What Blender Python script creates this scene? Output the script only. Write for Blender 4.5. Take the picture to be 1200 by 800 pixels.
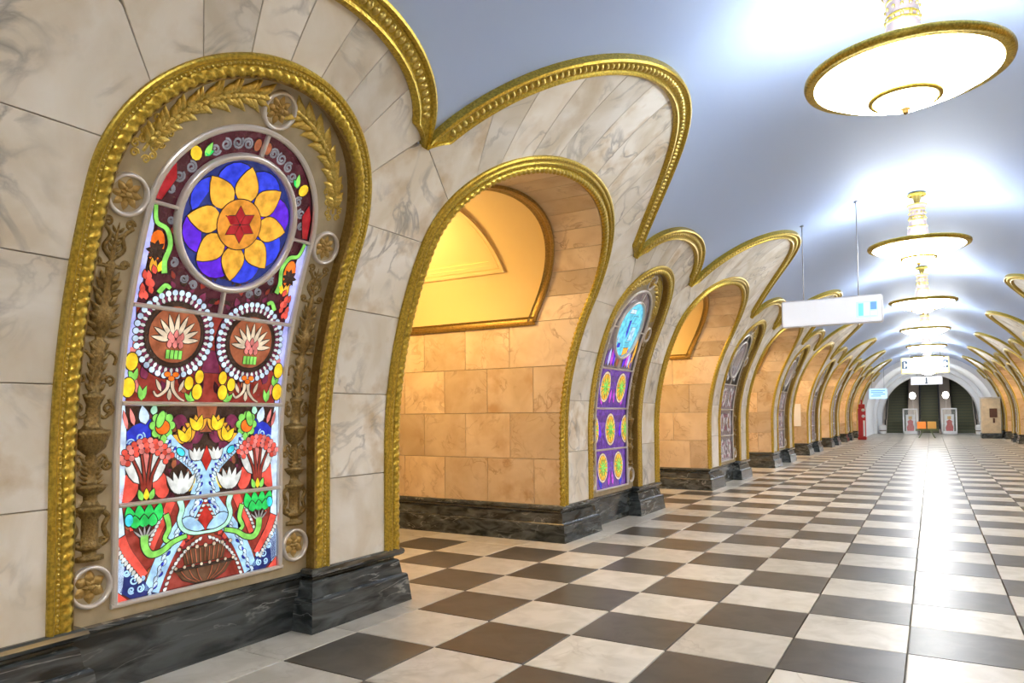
import bpy, math, random
from mathutils import Matrix, Vector
PI = math.pi
for _o in list(bpy.data.objects):
    bpy.data.objects.remove(_o)
SC = bpy.context.scene
COL = SC.collection
random.seed(7)

# ------------------------------------------------------------------ units
T = 0.65                       # one floor tile in metres; the layout below is in tiles
R, ZC = 5.458, 1.86            # vault radius and centre height
PIT = 9.7086                   # bay length
PC = 3.45                      # centre of the nearest passage in view
NC = PC - PIT / 2              # centre of the nearest pylon
H = PIT / 2

# ------------------------------------------------------------------ camera
CF, CYAW, CY0, CPITCH, CROLL = 831.48, 0.5335, 451.76, 0.0419, -0.0084
CPOS = (3.2585 - 3, -5.6703, 2.256)
cam = bpy.data.cameras.new('camera')
camo = bpy.data.objects.new('camera', cam)
COL.objects.link(camo)
cam.sensor_fit = 'HORIZONTAL'
cam.sensor_width = 36.0
cam.lens = CF / 1200 * 36
cam.shift_y = (CY0 - 400) / 1200
cam.clip_start = 0.05
cam.clip_end = 300
_f = Vector((-math.sin(CYAW) * math.cos(CPITCH), math.cos(CYAW) * math.cos(CPITCH), math.sin(CPITCH)))
_r = Vector((math.cos(CYAW), math.sin(CYAW), 0))
_u = _r.cross(_f)
_r2 = _r * math.cos(CROLL) + _u * math.sin(CROLL)
_u2 = -_r * math.sin(CROLL) + _u * math.cos(CROLL)
camo.matrix_world = Matrix(((_r2.x, _u2.x, -_f.x, CPOS[0] * T), (_r2.y, _u2.y, -_f.y, CPOS[1] * T),
                            (_r2.z, _u2.z, -_f.z, CPOS[2] * T), (0, 0, 0, 1)))
SC.camera = camo

# ------------------------------------------------------------------ world, light levels, exposure
world = bpy.data.worlds.new('world')
SC.world = world
world.use_nodes = True
_bg = world.node_tree.nodes['Background']
_bg.inputs[0].default_value = (0.75, 0.82, 1.0, 1)
_bg.inputs[1].default_value = 0.05
UP_W = 31.0           # lamp standing on the added light baffle of each chandelier
BOWL_E = 25.0          # brightness of the chandelier glass
PASS_W = 95.0         # warm lamp in every passage
GLASS_E = 0.85         # back-lit stained glass
SC.view_settings.view_transform = 'Standard'
SC.view_settings.look = 'None'
SC.view_settings.gamma = 1
SC.view_settings.use_curve_mapping = False
SC.view_settings.exposure = 0.6

# ------------------------------------------------------------------ materials
MATS = {}


def nmat(name):
    m = bpy.data.materials.new(name)
    m.use_nodes = True
    MATS[name] = m
    nt = m.node_tree
    b = nt.nodes['Principled BSDF']
    return m, nt, b


def L(nt, a, b):
    nt.links.new(a, b)


def plain(name, col, rough=0.5, metal=0.0, emit=0.0, ecol=None, bump=0.0, bscale=40.0, var=0.0, spec=0.5):
    m, nt, b = nmat(name)
    b.inputs['Base Color'].default_value = (*col, 1)
    b.inputs['Roughness'].default_value = rough
    b.inputs['Metallic'].default_value = metal
    b.inputs['Specular IOR Level'].default_value = spec
    if emit:
        b.inputs['Emission Color'].default_value = (*(ecol or col), 1)
        b.inputs['Emission Strength'].default_value = emit
    if bump or var:
        g = nt.nodes.new('ShaderNodeNewGeometry')
        n = nt.nodes.new('ShaderNodeTexNoise')
        n.inputs['Scale'].default_value = bscale
        n.inputs['Detail'].default_value = 4
        L(nt, g.outputs['Position'], n.inputs['Vector'])
        if bump:
            bm = nt.nodes.new('ShaderNodeBump')
            bm.inputs['Strength'].default_value = bump
            bm.inputs['Distance'].default_value = 0.01
            L(nt, n.outputs['Fac'], bm.inputs['Height'])
            L(nt, bm.outputs['Normal'], b.inputs['Normal'])
        if var:
            r = nt.nodes.new('ShaderNodeValToRGB')
            r.color_ramp.elements[0].position = 0.3
            r.color_ramp.elements[1].position = 0.7
            r.color_ramp.elements[0].color = (*[c * (1 - var) for c in col], 1)
            r.color_ramp.elements[1].color = (*[min(1, c * (1 + var)) for c in col], 1)
            L(nt, n.outputs['Fac'], r.inputs['Fac'])
            L(nt, r.outputs['Color'], b.inputs['Base Color'])
    return m


def marble(name, c1, c2, vein, spec=0.5, rough=0.22, scale=1.4, vscale=1.6, vamt=0.8, tan=None, vary=0.22, stretch=None, vwidth=0.035):
    m, nt, b = nmat(name)
    N = nt.nodes.new
    g = N('ShaderNodeNewGeometry')
    oi = N('ShaderNodeObjectInfo')
    ad = N('ShaderNodeMath'); ad.operation = 'ADD'
    L(nt, g.outputs['Random Per Island'], ad.inputs[0]); L(nt, oi.outputs['Random'], ad.inputs[1])
    fr = N('ShaderNodeMath'); fr.operation = 'FRACT'
    L(nt, ad.outputs[0], fr.inputs[0])
    mul = N('ShaderNodeMath'); mul.operation = 'MULTIPLY'; mul.inputs[1].default_value = 37.0
    L(nt, fr.outputs[0], mul.inputs[0])
    va = N('ShaderNodeVectorMath'); va.operation = 'ADD'
    L(nt, g.outputs['Position'], va.inputs[0]); L(nt, mul.outputs[0], va.inputs[1])
    src = va.outputs[0]
    if stretch:
        mp = N('ShaderNodeMapping')
        mp.inputs['Scale'].default_value = stretch
        mp.inputs['Rotation'].default_value = (0.3, 0.2, 0.5)
        L(nt, src, mp.inputs['Vector']); src = mp.outputs[0]
    n1 = N('ShaderNodeTexNoise'); n1.inputs['Scale'].default_value = scale; n1.inputs['Detail'].default_value = 6
    n1.inputs['Distortion'].default_value = 0.8
    L(nt, src, n1.inputs['Vector'])
    r1 = N('ShaderNodeValToRGB')
    r1.color_ramp.elements[0].position = 0.36; r1.color_ramp.elements[1].position = 0.64
    r1.color_ramp.elements[0].color = (*c1, 1); r1.color_ramp.elements[1].color = (*c2, 1)
    L(nt, n1.outputs['Fac'], r1.inputs['Fac'])
    col = r1.outputs['Color']

    def mix(a, fac, c):
        x = N('ShaderNodeMix'); x.data_type = 'RGBA'
        L(nt, fac, x.inputs['Factor']); L(nt, a, x.inputs['A'])
        x.inputs['B'].default_value = (*c, 1)
        return x.outputs['Result']
    if tan:
        n3 = N('ShaderNodeTexNoise'); n3.inputs['Scale'].default_value = scale * 1.9; n3.inputs['Detail'].default_value = 5
        va3 = N('ShaderNodeVectorMath'); va3.operation = 'ADD'; va3.inputs[1].default_value = (11, 5, 3)
        L(nt, src, va3.inputs[0]); L(nt, va3.outputs[0], n3.inputs['Vector'])
        r3 = N('ShaderNodeValToRGB')
        r3.color_ramp.elements[0].position = 0.50; r3.color_ramp.elements[1].position = 0.72
        r3.color_ramp.elements[0].color = (0, 0, 0, 1); r3.color_ramp.elements[1].color = (1, 1, 1, 1)
        L(nt, n3.outputs['Fac'], r3.inputs['Fac'])
        fr2 = N('ShaderNodeMath'); fr2.operation = 'MULTIPLY'; fr2.inputs[1].default_value = 7.31
        L(nt, fr.outputs[0], fr2.inputs[0])
        fr3 = N('ShaderNodeMath'); fr3.operation = 'FRACT'; L(nt, fr2.outputs[0], fr3.inputs[0])
        tm_ = N('ShaderNodeMath'); tm_.operation = 'MULTIPLY'
        L(nt, fr3.outputs[0], tm_.inputs[0]); L(nt, r3.outputs['Color'], tm_.inputs[1])
        col = mix(col, tm_.outputs[0], tan)
    n2 = N('ShaderNodeTexNoise'); n2.inputs['Scale'].default_value = vscale; n2.inputs['Detail'].default_value = 9
    n2.inputs['Distortion'].default_value = 1.4
    L(nt, src, n2.inputs['Vector'])
    s = N('ShaderNodeMath'); s.operation = 'SUBTRACT'; s.inputs[1].default_value = 0.5
    L(nt, n2.outputs['Fac'], s.inputs[0])
    a = N('ShaderNodeMath'); a.operation = 'ABSOLUTE'; L(nt, s.outputs[0], a.inputs[0])
    r2 = N('ShaderNodeValToRGB')
    r2.color_ramp.elements[0].position = 0.0; r2.color_ramp.elements[1].position = vwidth
    r2.color_ramp.elements[0].color = (1, 1, 1, 1); r2.color_ramp.elements[1].color = (0, 0, 0, 1)
    L(nt, a.outputs[0], r2.inputs['Fac'])
    nm = N('ShaderNodeTexNoise'); nm.inputs['Scale'].default_value = vscale * 0.8; nm.inputs['Detail'].default_value = 2
    L(nt, src, nm.inputs['Vector'])
    rm = N('ShaderNodeValToRGB')
    rm.color_ramp.elements[0].position = 0.45; rm.color_ramp.elements[1].position = 0.68
    rm.color_ramp.elements[0].color = (0, 0, 0, 1); rm.color_ramp.elements[1].color = (vamt, vamt, vamt, 1)
    L(nt, nm.outputs['Fac'], rm.inputs['Fac'])
    mm = N('ShaderNodeMath'); mm.operation = 'MULTIPLY'
    L(nt, r2.outputs['Color'], mm.inputs[0]); L(nt, rm.outputs['Color'], mm.inputs[1])
    col = mix(col, mm.outputs[0], vein)
    # tone of each single slab
    mr = N('ShaderNodeMapRange'); mr.inputs['To Min'].default_value = 1 - vary; mr.inputs['To Max'].default_value = 1.0 + vary * 0.25
    L(nt, fr.outputs[0], mr.inputs['Value'])
    hs = N('ShaderNodeHueSaturation')
    L(nt, mr.outputs[0], hs.inputs['Value']); L(nt, col, hs.inputs['Color'])
    L(nt, hs.outputs['Color'], b.inputs['Base Color'])
    b.inputs['Roughness'].default_value = rough
    b.inputs['Specular IOR Level'].default_value = spec
    return m


marble('marble_white', (0.72, 0.66, 0.545), (0.89, 0.865, 0.80), (0.28, 0.28, 0.27), rough=0.25, scale=1.9, vscale=2.2, tan=(0.54, 0.41, 0.24), vamt=0.75, vary=0.2, vwidth=0.05)
marble('marble_warm', (0.66, 0.50, 0.31), (0.79, 0.64, 0.45), (0.36, 0.22, 0.11), rough=0.4, scale=2.2, vscale=3.2, tan=(0.55, 0.36, 0.19), vary=0.3)
marble('marble_dark', (0.018, 0.023, 0.025), (0.095, 0.11, 0.115), (0.50, 0.53, 0.52), rough=0.16, scale=5, vscale=2.2, vamt=0.6, vary=0.15, stretch=(1, 0.45, 2.4), vwidth=0.018)
marble('floor_light', (0.50, 0.48, 0.42), (0.62, 0.60, 0.54), (0.30, 0.27, 0.22), spec=0.32, rough=0.33, scale=5, vscale=2.4, vamt=0.45, vary=0.24)
marble('floor_dark', (0.075, 0.068, 0.058), (0.105, 0.096, 0.082), (0.15, 0.14, 0.12), spec=0.32, rough=0.33, scale=5, vscale=2.4, vamt=0.3, vary=0.3)
plain('grout', (0.34, 0.31, 0.25), 0.6)
plain('joint', (0.34, 0.30, 0.23), 0.8)
plain('vault_plaster', (0.42, 0.53, 0.77), 0.55, bump=0.03, bscale=3)
plain('passage_plaster', (0.80, 0.60, 0.27), 0.6)
plain('gold', (0.52, 0.38, 0.06), 0.34, 0.82, bump=0.35, bscale=60, var=0.35)
plain('gold_dark', (0.36, 0.24, 0.07), 0.38, 0.8, bump=0.3, bscale=50, var=0.3)
plain('gold_bright', (0.62, 0.48, 0.13), 0.32, 0.8, bump=0.35, bscale=70, var=0.2)
plain('bronze_relief', (0.235, 0.16, 0.055), 0.42, 0.7, bump=0.6, bscale=70, var=0.4)
plain('bronze_plate', (0.44, 0.385, 0.265), 0.42, 0.45, var=0.15, bscale=9)
plain('pewter', (0.70, 0.67, 0.64), 0.34, 0.5)
plain('rosette_brown', (0.42, 0.29, 0.10), 0.4, 0.7, bump=0.4, bscale=70)
plain('lead', (0.022, 0.017, 0.015), 0.5)
plain('chandelier_white', (0.30, 0.235, 0.22), 0.5)
plain('sign_white', (0.62, 0.64, 0.68), 0.3, emit=0.42, ecol=(0.93, 0.95, 1.0))
plain('sign_frame', (0.75, 0.76, 0.78), 0.35)
plain('sign_gold_frame', (0.70, 0.60, 0.30), 0.35)
plain('sign_blue', (0.12, 0.30, 0.75), 0.4, emit=0.6, ecol=(0.16, 0.36, 0.85))
plain('sign_sky', (0.45, 0.70, 0.95), 0.4, emit=0.7, ecol=(0.45, 0.72, 0.95))
plain('sign_teal', (0.15, 0.60, 0.62), 0.4, emit=0.6, ecol=(0.2, 0.66, 0.66))
plain('sign_navy', (0.05, 0.10, 0.16), 0.4)
plain('rod_metal', (0.28, 0.29, 0.32), 0.4, 0.6)
plain('bowl_glass', (0.92, 0.94, 1.0), 0.3, emit=BOWL_E, ecol=(0.98, 0.97, 0.93))
plain('lamp_globe', (1, 0.95, 0.85), 0.3, emit=14.0, ecol=(1.0, 0.93, 0.82))
plain('passage_globe', (1, 0.85, 0.55), 0.3, emit=5.0, ecol=(1.0, 0.74, 0.36))
plain('red_paint', (0.55, 0.03, 0.035), 0.35)
plain('wall_red', (0.36, 0.07, 0.05), 0.5)
plain('orange_panel', (0.90, 0.28, 0.05), 0.4, emit=0.15)
plain('amber_panel', (0.75, 0.42, 0.10), 0.4)
plain('step_dark', (0.09, 0.10, 0.06), 0.55)
plain('step_edge', (0.16, 0.16, 0.07), 0.5)
plain('balustrade', (0.62, 0.55, 0.50), 0.35)
plain('balustrade_metal', (0.62, 0.62, 0.64), 0.3, 0.6)
plain('handrail', (0.02, 0.02, 0.02), 0.4)
plain('end_white', (0.80, 0.83, 0.88), 0.5)
plain('white_paint', (0.82, 0.82, 0.83), 0.35)
plain('paper', (0.85, 0.85, 0.84), 0.6)
plain('dark_panel', (0.12, 0.05, 0.03), 0.4)
plain('green_metal', (0.10, 0.13, 0.05), 0.4)
plain('booth_wood', (0.74, 0.60, 0.40), 0.4, var=0.1, bscale=6)
gm, gnt, gb = nmat('clear_glass')
gb.inputs['Base Color'].default_value = (0.9, 0.95, 0.95, 1)
gb.inputs['Roughness'].default_value = 0.05
gb.inputs['Alpha'].default_value = 0.1


def glass(name, col, e=1.0, var=0.35):
    m, nt, b = nmat(name)
    g = nt.nodes.new('ShaderNodeNewGeometry')
    n = nt.nodes.new('ShaderNodeTexNoise')
    n.inputs['Scale'].default_value = 16
    n.inputs['Detail'].default_value = 3
    L(nt, g.outputs['Position'], n.inputs['Vector'])
    r = nt.nodes.new('ShaderNodeValToRGB')
    r.color_ramp.elements[0].position = 0.32
    r.color_ramp.elements[1].position = 0.68
    r.color_ramp.elements[0].color = (*[c * (1 - var) for c in col], 1)
    r.color_ramp.elements[1].color = (*[min(1, c * (1 + var * 0.6) + 0.01) for c in col], 1)
    L(nt, n.outputs['Fac'], r.inputs['Fac'])
    mr = nt.nodes.new('ShaderNodeMapRange')
    mr.inputs['To Min'].default_value = 0.72
    mr.inputs['To Max'].default_value = 1.12
    L(nt, g.outputs['Random Per Island'], mr.inputs['Value'])
    hs = nt.nodes.new('ShaderNodeHueSaturation')
    L(nt, mr.outputs[0], hs.inputs['Value'])
    L(nt, r.outputs['Color'], hs.inputs['Color'])
    dk = nt.nodes.new('ShaderNodeMix')
    dk.data_type = 'RGBA'
    dk.inputs['Factor'].default_value = 0.65
    L(nt, hs.outputs['Color'], dk.inputs['A'])
    dk.inputs['B'].default_value = (0.01, 0.01, 0.01, 1)
    L(nt, dk.outputs['Result'], b.inputs['Base Color'])
    L(nt, hs.outputs['Color'], b.inputs['Emission Color'])
    b.inputs['Emission Strength'].default_value = GLASS_E * e
    b.inputs['Roughness'].default_value = 0.12
    m.cycles.emission_sampling = 'NONE'
    return m


for _n, _c, _e in (('g_blue', (0.02, 0.04, 0.62), 1), ('g_violet', (0.10, 0.01, 0.62), 1), ('g_navy', (0.012, 0.022, 0.14), 1), ('g_royal', (0.015, 0.03, 0.45), 1),
                   ('g_sky', (0.36, 0.60, 0.88), 1), ('g_pale', (0.55, 0.70, 0.92), 1), ('g_lav', (0.42, 0.44, 0.95), 1),
                   ('g_turq', (0.05, 0.58, 0.72), 1), ('g_gold', (0.75, 0.36, 0.03), 1), ('g_amber', (0.62, 0.24, 0.02), 1),
                   ('g_yellow', (0.90, 0.55, 0.02), 1), ('g_orange', (0.88, 0.16, 0.01), 1), ('g_red', (0.45, 0.02, 0.012), 1),
                   ('g_coral', (0.72, 0.08, 0.055), 1), ('g_pink', (0.7, 0.2, 0.18), 1), ('g_brick', (0.24, 0.028, 0.018), 1), ('g_maroon', (0.05, 0.006, 0.012), 1), ('g_crimson', (0.30, 0.004, 0.010), 1),
                   ('g_brown', (0.10, 0.045, 0.02), 1), ('g_umber', (0.035, 0.016, 0.010), 1), ('g_rust', (0.3, 0.085, 0.035), 1), ('g_plum', (0.16, 0.02, 0.06), 1),
                   ('g_green', (0.02, 0.55, 0.10), 1), ('g_lime', (0.22, 0.6, 0.1), 1), ('g_mint', (0.42, 0.80, 0.60), 1),
                   ('g_white', (0.62, 0.64, 0.62), 1), ('g_cream', (0.62, 0.5, 0.36), 1), ('g_grey', (0.16, 0.16, 0.18), 1), ('g_purple', (0.1, 0.035, 0.24), 1),
                   ('g_magenta', (0.45, 0.06, 0.55), 1), ('g_cyan', (0.12, 0.55, 0.78), 1), ('g_lightgrey', (0.34, 0.32, 0.32), 1), ('g_taupe', (0.13, 0.10, 0.10), 1)):
    glass(_n, _c, _e)

# ------------------------------------------------------------------ mesh helpers (coordinates in tiles)


class MB:
    def __init__(self):
        self.v, self.f, self.s = [], [], []

    def add(self, verts, faces, smooth=False):
        o = len(self.v)
        self.v += verts
        self.f += [tuple(i + o for i in q) for q in faces]
        self.s += [smooth] * len(faces)

    def grid(self, rows, smooth=True, closed_u=False, flip=False):
        nu, nv = len(rows), len(rows[0])
        v = [p for r in rows for p in r]
        f = []
        for i in range(nu - 1):
            for j in range(nv if closed_u else nv - 1):
                a, b, c, d = i * nv + j, i * nv + (j + 1) % nv, (i + 1) * nv + (j + 1) % nv, (i + 1) * nv + j
                f.append((d, c, b, a) if flip else (a, b, c, d))
        self.add(v, f, smooth)

    def box(self, x0, x1, y0, y1, z0, z1, bev=0.0):
        if bev <= 0:
            v = [(x, y, z) for z in (z0, z1) for y in (y0, y1) for x in (x0, x1)]
            self.add(v, [(0, 2, 3, 1), (4, 5, 7, 6), (0, 1, 5, 4), (2, 6, 7, 3), (0, 4, 6, 2), (1, 3, 7, 5)])
            return
        # chamfered box: three nested rectangles per axis
        b = bev
        rings = []
        for z, i in ((z0, b), (z0 + b, 0), (z1 - b, 0), (z1, b)):
            rings.append([(x0 + i + (0 if i else b), y0 + i, z), (x1 - i - (0 if i else b), y0 + i, z), (x1 - i, y0 + i + (0 if i else b), z), (x1 - i, y1 - i - (0 if i else b), z),
                          (x1 - i - (0 if i else b), y1 - i, z), (x0 + i + (0 if i else b), y1 - i, z), (x0 + i, y1 - i - (0 if i else b), z), (x0 + i, y0 + i + (0 if i else b), z)])
        self.grid(rings, False, True)
        o = len(self.v)
        self.v += rings[0] + rings[-1]
        self.f += [tuple(o + k for k in range(7, -1, -1)), tuple(o + 8 + k for k in range(8))]
        self.s += [False, False]

    def lathe(self, prof, n=48, c=(0, 0, 0), smooth=True):
        rows = []
        for r, z in prof:
            rows.append([(c[0] + r * math.cos(2 * PI * k / n), c[1] + r * math.sin(2 * PI * k / n), c[2] + z) for k in range(n)])
        self.grid(rows, smooth, True)

    def rod(self, p, q, r, n=8, smooth=True):
        p, q = Vector(p), Vector(q)
        d = (q - p).normalized()
        a = d.orthogonal().normalized()
        b = d.cross(a)
        rows = []
        for e in (p, q):
            rows.append([tuple(e + (a * math.cos(2 * PI * k / n) + b * math.sin(2 * PI * k / n)) * r) for k in range(n)])
        self.grid(rows, smooth, True)
        o = len(self.v)
        self.v += rows[0] + rows[1]
        self.f += [tuple(o + k for k in range(n)), tuple(o + n + k for k in range(n - 1, -1, -1))]
        self.s += [False, False]

    def mesh(self, name, mat):
        me = bpy.data.meshes.new(name)
        me.from_pydata([(x * T, y * T, z * T) for x, y, z in self.v], [], self.f)
        me.polygons.foreach_set('use_smooth', self.s)
        me.materials.append(MATS[mat])
        me.update()
        return me

    def build(self, name, mat, parent=None, label=None, kind=None):
        return link(name, self.mesh(name, mat), parent, label, kind)


def link(name, data, parent=None, label=None, kind=None):
    o = bpy.data.objects.new(name, data)
    COL.objects.link(o)
    if parent:
        o.parent = parent
    if label:
        o['label'] = label
    if kind:
        o['kind'] = kind
    return o


def tag(o, label, cat, group=None):
    o['label'] = label
    o['category'] = cat
    if group:
        o['group'] = group
    return o


def empty(name, loc, rz=0.0):
    o = bpy.data.objects.new(name, None)
    COL.objects.link(o)
    o.empty_display_size = 0.2
    o.location = [c * T for c in loc]
    o.rotation_euler = (0, 0, rz)
    return o


def copy_tree(o, parent=None):
    c = o.copy()
    COL.objects.link(c)
    c.parent = parent
    for ch in list(o.children):
        copy_tree(ch, c)
    return c


# the hall surface: y along the hall (from the bay centre), s = arc length up the wall, off = towards the hall
def M(y, s, off=0.0):
    if s < 0:
        return (off, y, ZC + s)          # x is measured from the wall line at -R
    a = s / R
    return (R - (R - off) * math.cos(a), y, ZC + (R - off) * math.sin(a))


def z2s(z):
    return z - ZC if z < ZC else R * math.asin((z - ZC) / R)


def s2z(s):
    return ZC + s if s < 0 else ZC + R * math.sin(s / R)


def arch_path(a, s0, b, s_start, n=48, step=0.2, cy=0.0):
    k = max(2, int((s0 - s_start) / step))
    pts = [(cy - a, s_start + (s0 - s_start) * i / k) for i in range(k)]
    pts += [(cy - a * math.cos(PI * i / n), s0 + b * math.sin(PI * i / n)) for i in range(n + 1)]
    pts += [(cy + a, s0 - (s0 - s_start) * i / k) for i in range(1, k + 1)]
    return pts


def resample(pts, step):
    ds = [0.0]
    for p, q in zip(pts[:-1], pts[1:]):
        ds.append(ds[-1] + math.hypot(q[0] - p[0], q[1] - p[1]))
    n = max(2, int(round(ds[-1] / step)))
    out, j = [], 0
    for i in range(n + 1):
        d = ds[-1] * i / n
        while j < len(ds) - 2 and ds[j + 1] < d:
            j += 1
        t = (d - ds[j]) / max(1e-9, ds[j + 1] - ds[j])
        out.append((pts[j][0] + (pts[j + 1][0] - pts[j][0]) * t, pts[j][1] + (pts[j + 1][1] - pts[j][1]) * t))
    return out, ds[-1] / n


def normals(pts, closed=False):
    out = []
    n = len(pts)
    for i in range(n):
        if closed:
            p, q = pts[(i - 1) % n], pts[(i + 1) % n]
        else:
            p, q = pts[max(0, i - 1)], pts[min(n - 1, i + 1)]
        ty, ts = q[0] - p[0], q[1] - p[1]
        l = math.hypot(ty, ts) or 1
        out.append((-ts / l, ty / l))
    return out


def offset(pts, t):
    return [(p[0] + n[0] * t, p[1] + n[1] * t) for p, n in zip(pts, normals(pts))]


def sweep(mb, pts, prof, closed=False, smooth=False, cap=True, base=0.0):
    ns = normals(pts, closed)
    rows = []
    for i, (p, n) in enumerate(zip(pts, ns)):
        pr = prof(i) if callable(prof) else prof
        rows.append([M(p[0] + n[0] * t, p[1] + n[1] * t, o + base) for t, o in pr])
    if smooth:
        if closed:
            rows.append(rows[0])
        mb.grid(rows, True, False, True)
    else:
        if closed:
            rows.append(rows[0])
        # separate strips keep the profile edges crisp while the run stays smooth
        for j in range(len(rows[0]) - 1):
            mb.grid([[r[j], r[j + 1]] for r in rows], True, False, True)
    if cap and not closed:
        for r, fl in ((rows[0], False), (rows[-1], True)):
            mb.add(list(r), [tuple(range(len(r))) if fl else tuple(range(len(r) - 1, -1, -1))])


def tube_prof(r, n=6, h=1.0):
    return [(-r * math.cos(PI * k / n), r * h * math.sin(PI * k / n)) for k in range(n + 1)]


def slab(mb, fn, nu, nv, gap=0.004, ch=0.004, depth=0.05, flip=False):
    """a stone slab; fn(a, b, d) gives the point at a, b in 0..1 and d above the face"""
    la = math.dist(fn(0, .5, 0), fn(1, .5, 0)) + 1e-6
    la = max(la, math.dist(fn(0, 0, 0), fn(1, 0, 0)), math.dist(fn(0, 1, 0), fn(1, 1, 0)))
    lb = max(math.dist(fn(.5, 0, 0), fn(.5, 1, 0)), math.dist(fn(0, 0, 0), fn(0, 1, 0))) + 1e-6

    def lp(e):
        ea, eb = min(.3, e / la), min(.3, e / lb)
        A = [ea + (1 - 2 * ea) * i / nu for i in range(nu + 1)]
        B = [eb + (1 - 2 * eb) * j / nv for j in range(nv + 1)]
        return A, B

    def ring(e, d):
        A, B = lp(e)
        q = [(a, B[0]) for a in A] + [(A[-1], b) for b in B[1:]] + [(a, B[-1]) for a in A[-2::-1]] + [(A[0], b) for b in B[-2:0:-1]]
        return [fn(a, b, d) for a, b in q]
    A, B = lp(gap + ch)
    rows = [[fn(a, b, 0) for b in B] for a in A]
    mb.grid(rows, True, False, flip)
    prev = ring(gap + ch, 0)
    for e, d in ((gap, -ch), (gap, -depth)):
        cur = ring(e, d)
        n = len(cur)
        mb.grid([prev + prev[:1], cur + cur[:1]], False, False, not flip)
        prev = cur


# ------------------------------------------------------------------ outlines of the bay
NA, NS, NB = 1.437, 2.254, 1.4045        # niche moulding, outer edge
PA, PS, PB = 2.497, 2.496, 1.834         # passage moulding, outer edge
TRW = 0.245                              # width of both mouldings
SV = 3.52                                # height of the valleys of the scalloped cornice
NW, PW = 1.716, 3.138
SB = z2s(0.63)                           # top of the plinth


def sc_n(w, a=NW, h=1.0, s0=SV):
    q = min(1, abs(w) / a)
    return s0 + h * math.sqrt(max(0, 1 - q * q))


def sc_p(w, a=PW, h=2.48, s0=SV):
    q = min(1, abs(w) / a)
    return s0 + h * (0.75 * (1 - q * q) + 0.25 * math.sqrt(max(0, 1 - q * q)))


def scallop_pts(fn, a, n=60):
    return [(-a * math.cos(PI * i / n), fn(a * math.cos(PI * i / n))) for i in range(n + 1)]


def out_n(s):       # niche outline, half width at s
    if s <= NS:
        return NA
    q = min(1, (s - NS) / NB)
    return NA * math.sqrt(1 - q * q)


def out_p(s):
    if s <= PS:
        return PA
    q = min(1, (s - PS) / PB)
    return PA * math.sqrt(1 - q * q)


def ell_s(y, a, s0, b):
    return s0 + b * math.sqrt(max(0, 1 - (y / a) ** 2))


COURSES = [SB, -0.28, 0.66, 1.60, 2.54]
lerp = lambda a, b, t: a + (b - a) * t


def face_slabs():
    """patches of the pylon front: (fn, nu, nv) in y, s"""
    out = []
    for m in (-1, 1):
        for s0, s1 in zip(COURSES[:-1], COURSES[1:]):
            def fn(a, b, d, m=m, s0=s0, s1=s1):
                s = lerp(s0, s1, b)
                y0, y1 = out_n(s) - 0.03, H - out_p(s) + 0.03
                return M(m * lerp(y0, y1, a), s, d)
            out.append((fn, 2, 6, m > 0))
        # the slab that runs up into the valley
        def fv(a, b, d, m=m):
            lo = (lerp(out_n(2.54) - .03, H - out_p(2.54) + .03, a), 2.54)
            n0 = (1.18, ell_s(1.18, NA, NS, NB) - .03)
            n1 = (1.70, sc_n(1.70) - .03)
            p1 = (H - 3.12, sc_p(3.12) - .03)
            p0 = (H - 2.34, ell_s(2.34, PA, PS, PB) - .03)
            if a < .5:
                t = a * 2
                hi = (lerp(n0[0], n1[0], t), lerp(n0[1], n1[1], t))
            else:
                t = a * 2 - 1
                hi = (lerp(p1[0], p0[0], t), lerp(p1[1], p0[1], t))
            y, s = lerp(lo[0], hi[0], b), lerp(lo[1], hi[1], b)
            y = max(y, out_n(s) - .03) if a < .5 else min(y, H - out_p(s) + .03)
            return M(m * y, s, d)
        out.append((fv, 6, 6, m > 0))
    ji = [-1.18, -0.87, -0.52, -0.17, 0.17, 0.52, 0.87, 1.18]
    jo = [-1.70, -1.24, -0.74, -0.25, 0.25, 0.74, 1.24, 1.70]
    for k in range(7):
        def fq(a, b, d, k=k):
            yi = lerp(ji[k], ji[k + 1], a)
            yo = lerp(jo[k], jo[k + 1], a)
            si = ell_s(yi, NA, NS, NB) - .03
            so = sc_n(yo) - .03
            return M(lerp(yi, yo, b), lerp(si, so, b), d)
        out.append((fq, 4, 4, True))
    return out


def arch_slabs():
    """voussoirs over a passage, y from the passage centre"""
    ji = [0.27, 0.81, 1.31, 1.78, 2.07, 2.34]
    jo = [0.30, 0.88, 1.50, 2.05, 2.55, 3.12]
    ji = [-v for v in ji[::-1]] + ji
    jo = [-v for v in jo[::-1]] + jo
    out = []
    for k in range(11):
        def fq(a, b, d, k=k):
            yi = lerp(ji[k], ji[k + 1], a)
            yo = lerp(jo[k], jo[k + 1], a)
            si = ell_s(yi, PA, PS, PB) - .03
            so = sc_p(yo) - .03
            return M(lerp(yi, yo, b), lerp(si, so, b), d)
        out.append((fq, 4, 8, True))
    return out


# soffit outline (inner edge of the passage moulding) as y, z, x of the wall face
_sp = offset(arch_path(PA, PS, PB, SB, n=64, step=0.15), -TRW)
SOFF = [(y, s) for y, s in _sp]
JW = PA - TRW                             # jamb half width
XB, XE = -0.57, -4.6                      # where the marble band ends / where the passage ends (from the wall line)
ZJ = 3.97                                 # top of the marble wall inside the passage


def soff_at(t):
    """t 0..1 along the soffit between the two points at height ZJ"""
    i = t * (len(_ARC) - 1)
    k = min(int(i), len(_ARC) - 2)
    f = i - k
    return lerp(_ARC[k][0], _ARC[k + 1][0], f), lerp(_ARC[k][1], _ARC[k + 1][1], f)


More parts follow.
